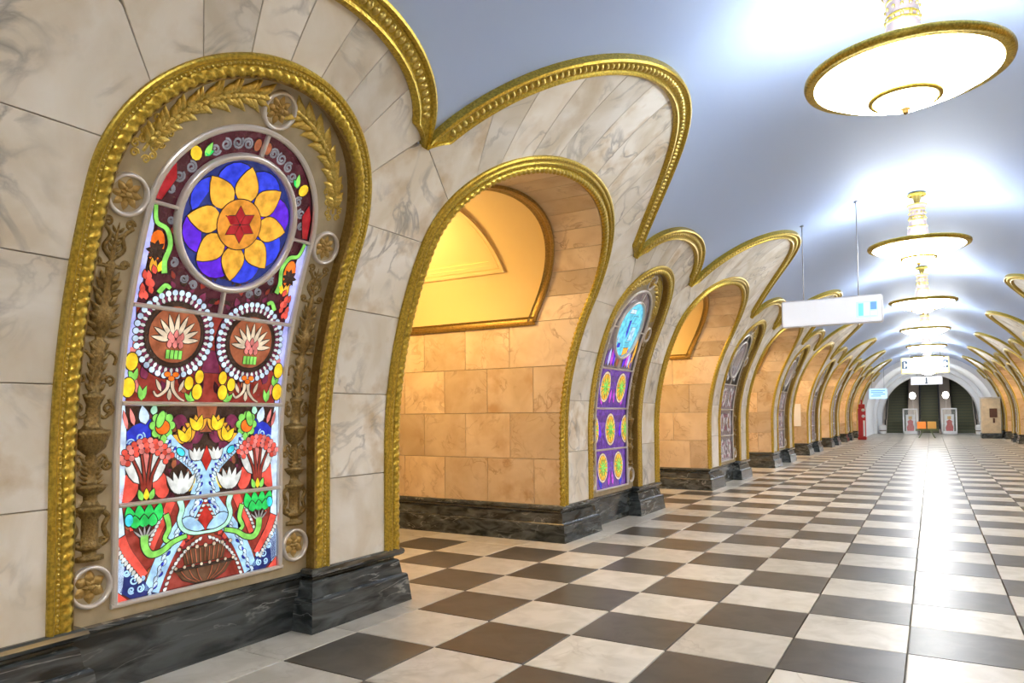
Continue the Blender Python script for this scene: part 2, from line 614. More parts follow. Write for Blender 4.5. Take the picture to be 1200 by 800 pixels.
_ARC, _ = resample([(-JW, z2s(ZJ))] + [p for p in SOFF if p[1] > z2s(ZJ)] + [(JW, z2s(ZJ))], 0.04)
_ARCN = normals(_ARC)


def soff_p(t, x, d):
    """point on the soffit at x (from the wall line), d towards the opening; b handled by caller"""
    y, s = soff_at(t)
    i = min(len(_ARCN) - 1, int(round(t * (len(_ARC) - 1))))
    n = _ARCN[i]
    z = s2z(s)
    l = math.hypot(n[0], n[1] * math.cos(s / R))
    return (x, y - n[0] * d, z - n[1] * d)


def face_x(z):
    return M(0, z2s(z), 0)[0]


def band_x(z):
    """inner edge of the marble band of a passage"""
    return face_x(z) - 1.0

# ------------------------------------------------------------------ floor
CELLS = []


def in_pylon(u0, u1, d0, d1):
    """does the cell touch a pylon footprint (plinth included)"""
    for side in (-1, 1):
        if side < 0:
            hit = u0 < 3 - R + 0.12
        else:
            hit = u1 > 3 + R - 0.12
        if not hit:
            continue
        for k in range(-1, 8):
            c = NC + k * PIT
            if d1 > c - (H - JW) - 0.12 and d0 < c + (H - JW) + 0.12:
                return True
    return False


def deep_in_pylon(u0, u1, d0, d1):
    for k in range(-1, 8):
        c = NC + k * PIT
        if d0 > c - (H - JW) and d1 < c + (H - JW) and (u1 < 3 - R - .25 or u0 > 3 + R + .25):
            return True
    return False


def project(x, y, z):
    d = Vector((x, y, z)) - Vector(CPOS)
    w = d.dot(_f)
    if w < 0.2:
        return None
    return 600 + CF * d.dot(_r2) / w, CY0 - CF * d.dot(_u2) / w, w


mb = MB()
mb.box(-13.5, 13.5, -16, 90, -0.35, -0.055)
floor = mb.build('floor', 'grout', None, 'checkered polished stone floor of the station hall', 'structure')
for ui in range(-8, 14):
    for di in range(-15, 84):
        if di > 68 and not (-3 <= ui < 9):
            continue
        if deep_in_pylon(ui, ui + 1, di, di + 1):
            continue
        dark = (ui + di) % 2 == 1 and not in_pylon(ui, ui + 1, di, di + 1)
        CELLS.append((ui, di, dark))


def tile_mb(mb, x, y, dx=0.0):
    g, c = 0.006, 0.005
    rings = []
    for e, z in ((g, -0.06), (g, -c), (g + c, 0.0)):
        rings.append([(x + e, y + e, z), (x + 1 - e, y + e, z), (x + 1 - e, y + 1 - e, z), (x + e, y + 1 - e, z)])
    o = len(mb.v)
    for r in rings:
        mb.v += r
    for i in range(2):
        for k in range(4):
            mb.f.append((o + i * 4 + k, o + i * 4 + (k + 1) % 4, o + i * 4 + 4 + (k + 1) % 4, o + i * 4 + 4 + k))
            mb.s.append(False)
    mb.f.append((o + 8, o + 9, o + 10, o + 11))
    mb.s.append(False)


vis = []
rest = []
for c in CELLS:
    p = project(c[0] + .5 - 3, c[1] + .5, 0)
    if p and -90 < p[0] < 1290 and 480 < p[1] < 880 and not (c[0] < 0.5 - R + 2 and c[1] > 14):
        vis.append((p[2], c))
    else:
        rest.append(c)
vis.sort()
rest += [c for _, c in vis[300:]]
tm = {}
for dark in (False, True):
    m1 = MB()
    tile_mb(m1, -.5, -.5)
    tm[dark] = m1.mesh('floor_tile', 'floor_dark' if dark else 'floor_light')
for _, c in vis[:300]:
    o = link('floor_tile', tm[c[2]], floor)
    o.location = ((c[0] + .5 - 3) * T, (c[1] + .5) * T, 0)
for dark in (False, True):
    m1 = MB()
    for c in rest:
        if c[2] == dark:
            tile_mb(m1, c[0] - 3, c[1])
    m1.build('floor_tiles', 'floor_dark' if dark else 'floor_light', floor, None, 'stuff')

# ------------------------------------------------------------------ vault
D0, D1 = NC - PIT - H + 1.716, NC + 7 * PIT + 1.716


def vault_low(d):
    k = round((d - NC) / PIT)
    w = abs(d - (NC + k * PIT))
    if w < NW - .06:
        return sc_n(w, NW - .06, 0.92, SV - .06)
    k = round((d - PC) / PIT)
    w = abs(d - (PC + k * PIT))
    if w < PW - .06:
        return sc_p(w, PW - .06, 2.40, SV - .06)
    return SV - .12


mb = MB()
rows = []
nd = int((D1 - D0) / 0.07)
ng = 26
for i in range(nd + 1):
    d = lerp(D0, D1, i / nd)
    s0 = vault_low(d)
    r = []
    for j in range(ng * 2 + 1):
        t = j / ng - 1                       # -1 left .. 1 right
        a = lerp(s0 / R, PI / 2, 1 - abs(t))
        x = (R + .03) * math.cos(a) * (1 if t > 0 else -1)
        r.append((x, d, ZC + (R + .03) * math.sin(a)))
    rows.append(r)
mb.grid(rows, True, False, True)
mb.build('ceiling', 'vault_plaster', None, 'pale smooth plaster barrel vault over the hall', 'structure')

# ------------------------------------------------------------------ pylons


def plan_offset(path, d):
    out = []
    n = len(path)
    for i, p in enumerate(path):
        dirs = []
        if i > 0:
            q = path[i - 1]
            l = math.dist(p, q)
            dirs.append(((p[1] - q[1]) / l, -(p[0] - q[0]) / l))
        if i < n - 1:
            q = path[i + 1]
            l = math.dist(p, q)
            dirs.append(((q[1] - p[1]) / l, -(q[0] - p[0]) / l))
        if len(dirs) == 1:
            nx, ny = dirs[0]
        else:
            nx, ny = dirs[0][0] + dirs[1][0], dirs[0][1] + dirs[1][1]
            k = 2 / (nx * nx + ny * ny)
            nx, ny = nx * k, ny * k
        out.append((p[0] + nx * d, p[1] + ny * d))
    return out


def moulding(mb, path, prof):
    cols = [[(x, y, z) for x, y in plan_offset(path, o)] for o, z in prof]
    for a, b in zip(cols[:-1], cols[1:]):
        for k in range(len(path) - 1):
            mb.add([a[k], a[k + 1], b[k + 1], b[k]], [(0, 3, 2, 1)])
    for k in (0, -1):
        mb.add([c[k] for c in cols], [tuple(range(len(cols)))])


PLF = [(-.06, .645), (.03, .645), (.055, .63), (.065, .60), (.055, .57), (.02, .55), (-.03, .54), (-.03, .515), (.0, .505), (.015, .49),
       (.04, .335), (.075, .33), (.088, .315), (.092, .29), (.125, 0.0)]
PLN = [(-.10, .66), (.03, .64), (.06, .62), (.07, .585), (.06, .55), (.035, .53), (.02, .52), (.02, 0.0)]
YJ = H - JW                               # pylon half width


def pylon_plinth(parent, split):
    path_r = [(-.22, 1.21), (0.0, 1.21), (0.0, YJ), (XE, YJ)]
    path_l = [(XE, -YJ), (0.0, -YJ), (0.0, -1.21), (-.22, -1.21)]
    a, b, c = MB(), MB(), MB()
    moulding(a, path_l[:], PLF)
    moulding(b, path_r[:], PLF)
    moulding(c, [(-.20, -1.25), (-.20, 1.25)], PLN)
    if split:
        for m in (a, b):
            m.build('plinth', 'marble_dark', parent)
        c.build('niche_plinth', 'marble_dark', parent)
    else:
        for m in (b, c):
            a.add(m.v, m.f)
        a.build('plinth', 'marble_dark', parent)


ROWZ = [0.62, 1.46, 2.30, 3.14, ZJ]


def reveal_blocks(m):
    out = []
    for ri, (z0, z1) in enumerate(zip(ROWZ[:-1], ROWZ[1:])):
        zs = [XE]
        x = XE + (0.55 if ri % 2 else 1.05)
        while x < -0.45:
            zs.append(x)
            x += 1.0
        zs.append(None)
        for x0, x1 in zip(zs[:-1], zs[1:]):
            def fn(a, b, d, x0=x0, x1=x1, z0=z0, z1=z1):
                z = lerp(z0, z1, b)
                xe = x1 if x1 is not None else face_x(z) - 0.02
                return (lerp(x0, xe, a), m * (YJ + d), z)
            out.append((fn, 2, 2 if x1 is not None else 5, m < 0))
    return out


def cornice(mb_f, mb_b, pts):
    """scalloped gold cornice: fillets into mb_f, egg ornament into mb_b"""
    p, st = resample(pts, 0.05)
    pr = [(0, -.05), (0, .07), (-.025, .085), (-.05, .07), (-.065, .045), (-.185, .04), (-.20, .06), (-.225, .07), (-.25, .05), (-.27, .02), (-.27, -.05)]
    n = len(p)

    def taper(i):
        k = min(1.0, (min(i, n - 1 - i) * st + .03) / .34)
        return [(t * k, o) for t, o in pr]
    sweep(mb_f, p, taper)
    q, st = resample(offset(p, -.125), 0.085)
    ns = normals(q)
    for (y, s), n in zip(q[4:-4], ns[4:-4]):
        dome(mb_b, y, s, 0.034, 0.048, n, 0.04, 0.035)


def dome(mb, y, s, rl, rw, n, base, h, k=6):
    """small relief boss: rl along the run, rw across (n is the unit normal of the run)"""
    t = (n[1], -n[0])
    rings = []
    for q, hh in ((1.0, 0), (0.72, 0.72), (0.0, 1.0)):
        if q == 0:
            rings.append([M(y, s, base + h)])
        else:
            rings.append([M(y + q * (t[0] * rl * math.cos(2 * PI * i / k) + n[0] * rw * math.sin(2 * PI * i / k)),
                            s + q * (t[1] * rl * math.cos(2 * PI * i / k) + n[1] * rw * math.sin(2 * PI * i / k)), base + h * hh) for i in range(k)])
    v = rings[0] + rings[1] + rings[2]
    f = [(i, (i + 1) % k, k + (i + 1) % k, k + i) for i in range(k)] + [(k + i, k + (i + 1) % k, 2 * k) for i in range(k)]
    mb.add(v, [q[::-1] for q in f], True)


def add_slabs(lst, parent, name, mat, split, depth=0.05):
    if split:
        for fn, nu, nv, fl in lst:
            mb = MB()
            slab(mb, fn, nu, nv, flip=fl, depth=depth)
            mb.build(name, mat, parent)
    else:
        mb = MB()
        for fn, nu, nv, fl in lst:
            slab(mb, fn, nu, nv, flip=fl, depth=depth)
        mb.build(name + '_facing', mat, parent)


def make_pylon(split):
    root = empty('marble_pylon', (0, 0, 0))
    add_slabs(face_slabs(), root, 'marble_slab', 'marble_white', split)
    for m in (-1, 1):
        add_slabs(reveal_blocks(m), root, 'marble_block', 'marble_warm', split)
    # backing behind the joints
    mb = MB()
    for fn, nu, nv, fl in face_slabs():
        rows = [[fn(i / nu, j / nv, -.03) for j in range(nv + 1)] for i in range(nu + 1)]
        mb.grid(rows, True, False, fl)
    for m in (-1, 1):
        y = m * (YJ - .03)
        zz = [0.0] + ROWZ
        mb.grid([[(XE, y, z), (face_x(z) - .03, y, z)] for z in zz], False, False, m > 0)
    mb.add([(XE, -YJ, 0), (XE, YJ, 0), (XE, YJ, 6.4), (XE, -YJ, 6.4)], [(0, 1, 2, 3)])
    mb.build('core', 'joint', root)
    pylon_plinth(root, split)
    f, b = MB(), MB()
    cornice(f, b, scallop_pts(sc_n, NW))
    co = f.build('gold_cornice', 'gold', root)
    b.build('egg_ornament', 'gold_bright', co, None, 'stuff')
    return root


def make_archway(split):
    root = empty('passage_archway', (0, 0, 0))
    add_slabs(arch_slabs(), root, 'voussoir', 'marble_white', split)
    # soffit band
    so = []
    ns = 14
    for k in range(ns):
        def fn(a, b, d, k=k):
            t = lerp(k / ns, (k + 1) / ns, a)
            y, s = soff_at(t)
            xf = M(y, s, 0)[0] - .02
            return soff_p(t, lerp(band_x(s2z(s)), xf, b), d)
        so.append((fn, 4, 2, False))
    add_slabs(so, root, 'soffit_slab', 'marble_warm', split)
    mb = MB()
    for fn, nu, nv, fl in arch_slabs() + so:
        mb.grid([[fn(i / nu, j / nv, -.03) for j in range(nv + 1)] for i in range(nu + 1)], True, False, fl)
    mb.build('core', 'joint', root)
    # gold rope moulding round the opening
    base = arch_path(PA, PS, PB, SB, n=72, step=0.12)
    p, st = resample(base, 0.08)
    mb = MB()
    sweep(mb, p, [(0, -.03), (0, .03), (-.02, .042), (-.045, .042), (-.06, .03), (-.075, .035), (-.09, .05), (-.11, .045), (-.125, .02), (-.15, .015), (-.24, .005)])
    mb.build('gold_fillet', 'gold', root)
    mb = MB()
    p, st = resample(offset(base, -.198), 0.017)

    def rope(i):
        out = []
        for k in range(11):
            ph = 2 * PI * k / 10
            r = 0.055 * (1 + 0.12 * math.sin(2 * ph + i * st * 2 * PI / 0.09))
            out.append((-r * math.cos(ph), r * math.sin(ph)))
        return out
    sweep(mb, p, rope, smooth=True)
    mb.build('rope_moulding', 'gold', root)
    f, b = MB(), MB()
    cornice(f, b, scallop_pts(sc_p, PW, 90))
    co = f.build('gold_cornice', 'gold', root)
    b.build('egg_ornament', 'gold_bright', co, None, 'stuff')
    # inner gold frame where the marble band meets the plaster
    mb = MB()
    tt = [i / 60 for i in range(61)]
    prof = [(0.0, .10), (.05, .10), (.06, .06), (.03, .02), (.03, -.03), (.05, -.07), (0.0, -.07)]
    rows = [[soff_p(t, band_x(s2z(soff_at(t)[1])) + dx, dn) for dn, dx in prof] for t in tt]
    for j in range(len(prof) - 1):
        mb.grid([[r[j], r[j + 1]] for r in rows], True)
    for m in (-1, 1):
        pr = [(0.0, -.06), (.05, -.06), (.06, -.02), (.03, .01), (.03, .05), (.05, .09), (0, .09)]
        rows = [[(x, m * (JW - dn), ZJ + dz) for dn, dz in pr] for x in (XB + .1, XE)]
        mb.grid(rows, False, False, m > 0)
    mb.build('inner_gold_frame', 'gold_dark', root)
    # plaster vault of the inner passage
    PA2, PB2, Z2 = JW + .10, 1.78, ZJ + .03

    def pv(ph, x, d=0.0):
        c, s = math.cos(ph), math.sin(ph)
        return (x, (PA2 - d) * c, Z2 + (PB2 - d) * s)
    mb = MB()
    rows = [[pv(PI * j / 40, band_x(min(Z2 + PB2 * math.sin(PI * j / 40), 6.0)) - .04) for j in range(41)], [pv(PI * j / 40, XE) for j in range(41)]]
    mb.grid(rows, True)
    # ring that closes the step behind the band
    rows = [[soff_p(t, band_x(s2z(soff_at(t)[1])) - .04, -.05), pv(PI - PI * t, band_x(min(6.0, Z2 + PB2 * math.sin(PI * t))) - .04)] for t in tt]
    mb.grid(rows, False)
    mb.build('plaster_vault', 'passage_plaster', root)
    # stepped panel frame on the plaster
    for st_, (e, h) in enumerate(((0.0, .05), (.09, .035), (.17, .022))):
        x0, x1 = XB - .42 - e, XE + .42 + e
        p0, p1 = 0.54 + e * .5, PI - 0.54 - e * .5
        w = .07
        mb = MB()

        def band(pa, pb, xa, xb, n):
            # n segments along phi
            for i in range(n):
                a, b = lerp(pa, pb, i / n), lerp(pa, pb, (i + 1) / n)
                v = [pv(a, xa), pv(b, xa), pv(b, xb), pv(a, xb), pv(a, xa, h), pv(b, xa, h), pv(b, xb, h), pv(a, xb, h)]
                mb.add(v, [(4, 5, 6, 7), (0, 1, 5, 4), (2, 3, 7, 6), (1, 2, 6, 5), (3, 0, 4, 7)])
        band(p0, p1, x0, x0 - w, 30)
        band(p0, p1, x1, x1 + w, 30)
        band(p0, p0 + .04, x0, x1, 1)
        band(p1 - .04, p1, x0, x1, 1)
        mb.build('panel_moulding', 'passage_plaster', root)
    return root


# lamp that hangs in every passage
def make_passage_lamp():
    root = empty('passage_lamp', (0, 0, 0))
    mb = MB()
    mb.lathe([(0, 0), (.16, 0), (.17, -.03), (.10, -.06), (.03, -.08), (.03, -.16), (.12, -.19), (.13, -.22)], 24)
    mb.build('bracket', 'gold_dark', root)
    mb = MB()
    mb.lathe([(.12, -.20), (.19, -.27), (.21, -.36), (.18, -.46), (.10, -.53), (0, -.55)], 24)
    g = mb.build('globe', 'passage_globe', root)
    l = bpy.data.lights.new('passage_light', 'POINT')
    l.energy = PASS_W
    l.color = (1.0, 0.68, 0.28)
    l.shadow_soft_size = 0.2
    lo = bpy.data.objects.new('light', l)
    COL.objects.link(lo)
    lo.parent = root
    lo.location = (0, 0, -.75 * T)
    return root


ORD = ['nearest', 'second', 'third', 'fourth', 'fifth', 'sixth', 'seventh', 'eighth', 'ninth']
SIDES = (('left', -R, 0.0), ('right', R, PI))
pyl = {True: make_pylon(True), False: make_pylon(False)}
arc = {True: make_archway(True), False: make_archway(False)}
plm = make_passage_lamp()
used = set()


def place(proto, key, loc, rz):
    if key in used:
        o = copy_tree(proto)
    else:
        used.add(key)
        o = proto
    o.location = [c * T for c in loc]
    o.rotation_euler = (0, 0, rz)
    return o


FEAT = {0: 'cream marble pylon around the blue and yellow flower window, on dark plinth',
        1: 'cream marble pylon around the purple window with yellow discs, on dark plinth'}
for side, x, rz in SIDES:
    for k in range(-1, 8):
        sp = side == 'left' and 0 <= k <= 4
        o = place(pyl[sp], ('p', sp), (x, NC + k * PIT, 0), rz)
        if side == 'left' and k in FEAT:
            lb = FEAT[k]
        elif k == -1:
            lb = 'cream marble pylon beside the camera on the %s, outside the picture' % side
        elif k == 7:
            lb = 'last cream marble pylon of the %s row, by the escalators' % side
        else:
            lb = 'cream marble pylon on dark plinth, %s of the %s row' % (ORD[k], side)
        tag(o, lb, 'pylon', 'marble pylons along the hall')
    for k in range(-1, 7):
        sp = side == 'left' and 0 <= k <= 3
        o = place(arc[sp], ('a', sp), (x, PC + k * PIT, 0), rz)
        if side == 'left' and k == 0:
            lb = 'gold-rimmed archway of the widest passage in view, glowing yellow inside'
        elif k == -1:
            lb = 'gold-rimmed archway beside the camera on the %s, outside the picture' % side
        else:
            lb = 'gold-rimmed passage archway, %s of the %s row' % (ORD[k], side)
        tag(o, lb, 'archway', 'passage archways along the hall')
        o2 = place(plm, 'l', (x + (-2.6 if side == 'left' else 2.6), PC + k * PIT, ZJ + .03 + 1.78), rz)
        tag(o2, 'small warm globe lamp inside the %s passage of the %s row' % ('camera-side' if k < 0 else ORD[k], side), 'lamp', 'warm globe lamps in the passages')

# platform side walls that close the passages
for m, nm in ((-1, 'left'), (1, 'right')):
    mb = MB()
    mb.grid([[(m * 12.9, -15.5, 0), (m * 12.9, 70, 0)], [(m * 12.9, -15.5, 4.0), (m * 12.9, 70, 4.0)], [(m * 12.4, -15.5, 5.6), (m * 12.4, 70, 5.6)], [(m * 10.0, -15.5, 6.4), (m * 10.0, 70, 6.4)]], False, False, m < 0)
    mb.build('wall_platform_' + nm, 'marble_warm', None, 'plain marble wall across the %s platform' % nm, 'structure')

# ------------------------------------------------------------------ stained glass windows
PN = -0.12            # bronze panel plane
GL = -0.15            # glass plane
GA, GS0, GTOP, GBOT = 0.84, 2.14, 0.86, -1.14     # glass outline


class Win:
    """collects flat glass pieces on the curved window; pieces are mirrored with both=True"""

    def __init__(self, root):
        self.root = root
        self.lead = MB()

    def came(self, q, lay, w=0.009):
        n = normals(q, True)
        poly_on(self.lead, [(max(-GA, min(GA, p[0] - k[0] * w)), p[1] - k[1] * w) for p, k in zip(q, n)], GL + 0.0045 * lay - .0022, .003)

    def finish(self):
        self.lead.build('lead_came', 'lead', self.root)

    def piece(self, name, pts, mat, lay=1, both=False, parent=None, h=0.006):
        for m in ((1, -1) if both else (1,)):
            q = [(m * y, s) for y, s in pts]
            ar = sum(a[0] * b[1] - b[0] * a[1] for a, b in zip(q, q[1:] + q[:1]))
            if ar < 0:
                q = q[::-1]
            mb = MB()
            self.came(q, lay)
            poly_on(mb, q, GL + 0.0045 * lay, h)
            mb.build(name, mat, parent or self.root)

    def many(self, name, polys, mat, lay=1, both=True, parent=None, h=0.005):
        mb = MB()
        for pts in polys:
            for m in ((1, -1) if both else (1,)):
                q = [(m * y, s) for y, s in pts]
                ar = sum(a[0] * b[1] - b[0] * a[1] for a, b in zip(q, q[1:] + q[:1]))
                if ar < 0:
                    q = q[::-1]
                self.came(q, lay, .006)
                poly_on(mb, q, GL + 0.0045 * lay, h)
        mb.build(name, mat, parent or self.root, None, 'stuff')


def poly_on(mb, q, off, h):
    """convex or mildly concave polygon (counter clockwise in y, s) laid on the surface"""
    n = len(q)
    o = len(mb.v)
    for y, s in q:
        mb.v.append(M(y, s, off))
    for y, s in q:
        mb.v.append(M(y, s, off - h))
    mb.f.append(tuple(o + i for i in range(n)))
    mb.s.append(False)
    for i in range(n):
        mb.f.append((o + i, o + n + i, o + n + (i + 1) % n, o + (i + 1) % n))
        mb.s.append(False)


def disc(y, s, r, r2=None, n=14, a=0.0):
    r2 = r2 or r
    c, k = math.cos(a), math.sin(a)
    return [(y + r * math.cos(2 * PI * i / n) * c - r2 * math.sin(2 * PI * i / n) * k, s + r * math.cos(2 * PI * i / n) * k + r2 * math.sin(2 * PI * i / n) * c) for i in range(n)]


def petal(y, s, ln, w, ang, n=6, tip=1.0):
    """leaf from base (y,s) pointing at ang (0 = up)"""
    dy, ds = math.sin(ang), math.cos(ang)
    L1, R1 = [], []
    for i in range(n + 1):
        t = i / n
        ww = w * math.sin(PI * t ** 0.8) * (1 - .25 * t * tip) + (0.12 * w if 0 < i < n else 0)
        p = (y + dy * ln * t, s + ds * ln * t)
        if i in (0, n):
            L1.append(p)
        else:
            L1.append((p[0] - ds * ww, p[1] + dy * ww))
            R1.append((p[0] + ds * ww, p[1] - dy * ww))
    return L1 + R1[::-1]


def ribbon(path, w0, w1=None):
    """list of quads along a path"""
    w1 = w0 if w1 is None else w1
    ns = normals(path)
    out = []
    k = len(path) - 1
    for i in range(k):
        a, b = lerp(w0, w1, i / k) / 2, lerp(w0, w1, (i + 1) / k) / 2
        p, q, n1, n2 = path[i], path[i + 1], ns[i], ns[i + 1]
        out.append([(p[0] + n1[0] * a, p[1] + n1[1] * a), (q[0] + n2[0] * b, q[1] + n2[1] * b), (q[0] - n2[0] * b, q[1] - n2[1] * b), (p[0] - n1[0] * a, p[1] - n1[1] * a)])
    return out


def curve(pts, n=5):
    """Catmull-Rom through the points"""
    P = [pts[0]] + list(pts) + [pts[-1]]
    out = []
    for i in range(1, len(P) - 2):
        for j in range(n):
            t = j / n
            out.append(tuple(0.5 * ((2 * P[i][c]) + (-P[i - 1][c] + P[i + 1][c]) * t + (2 * P[i - 1][c] - 5 * P[i][c] + 4 * P[i + 1][c] - P[i + 2][c]) * t * t
                                    + (-P[i - 1][c] + 3 * P[i][c] - 3 * P[i + 1][c] + P[i + 2][c]) * t ** 3) for c in (0, 1)))
    out.append(tuple(pts[-1]))
    return out


def outline(path, w0, w1):
    """one closed polygon around a path"""
    ns = normals(path)
    k = len(path) - 1
    a = [(p[0] + n[0] * lerp(w0, w1, i / k) / 2, p[1] + n[1] * lerp(w0, w1, i / k) / 2) for i, (p, n) in enumerate(zip(path, ns))]
    b = [(p[0] - n[0] * lerp(w0, w1, i / k) / 2, p[1] - n[1] * lerp(w0, w1, i / k) / 2) for i, (p, n) in enumerate(zip(path, ns))]
    return a + b[::-1]


def spiral(y, s, r, turns=1.4, a0=0.0, m=1, n=18):
    return [(y + m * r * (1 - .8 * i / n) * math.cos(a0 + 2 * PI * turns * i / n), s + r * (1 - .8 * i / n) * math.sin(a0 + 2 * PI * turns * i / n)) for i in range(n + 1)]


def bar(mb, pts, w, base, h):
    sweep(mb, pts, [(w / 2, 0), (w / 2, h * .7), (w / 4, h), (-w / 4, h), (-w / 2, h * .7), (-w / 2, 0)], base=base)


def relief_lathe(mb, prof, cy, base, depth=0.55, n=6):
    rows = []
    for s, w in prof:
        rows.append([M(cy + w * -math.cos(PI * k / n), s, base + w * depth * math.sin(PI * k / n)) for k in range(n + 1)])
    mb.grid(rows, True, False, True)


def relief_leaf(mb, y, s, ln, w, ang, base, h):
    q = petal(y, s, ln, w, ang, 5)
    c = M(y + math.sin(ang) * ln * .45, s + math.cos(ang) * ln * .45, base + h)
    v = [M(a, b, base) for a, b in q] + [c]
    n = len(q)
    mb.add(v, [(i, n, (i + 1) % n) if False else ((i + 1) % n, i, n) for i in range(n)], True)


def relief_tube(mb, pts, r, base):
    sweep(mb, pts, tube_prof(r, 5), smooth=True, base=base, cap=False)


def torus_on(mb, y, s, r, w, base, h, n=40):
    pts = [(y + r * math.cos(-2 * PI * i / n), s + r * math.sin(-2 * PI * i / n)) for i in range(n)]
    sweep(mb, pts, [(w / 2, 0), (w / 2, h * .5), (w * .3, h * .95), (0, h), (-w * .3, h * .95), (-w / 2, h * .5), (-w / 2, 0)], closed=True, smooth=True, base=base)


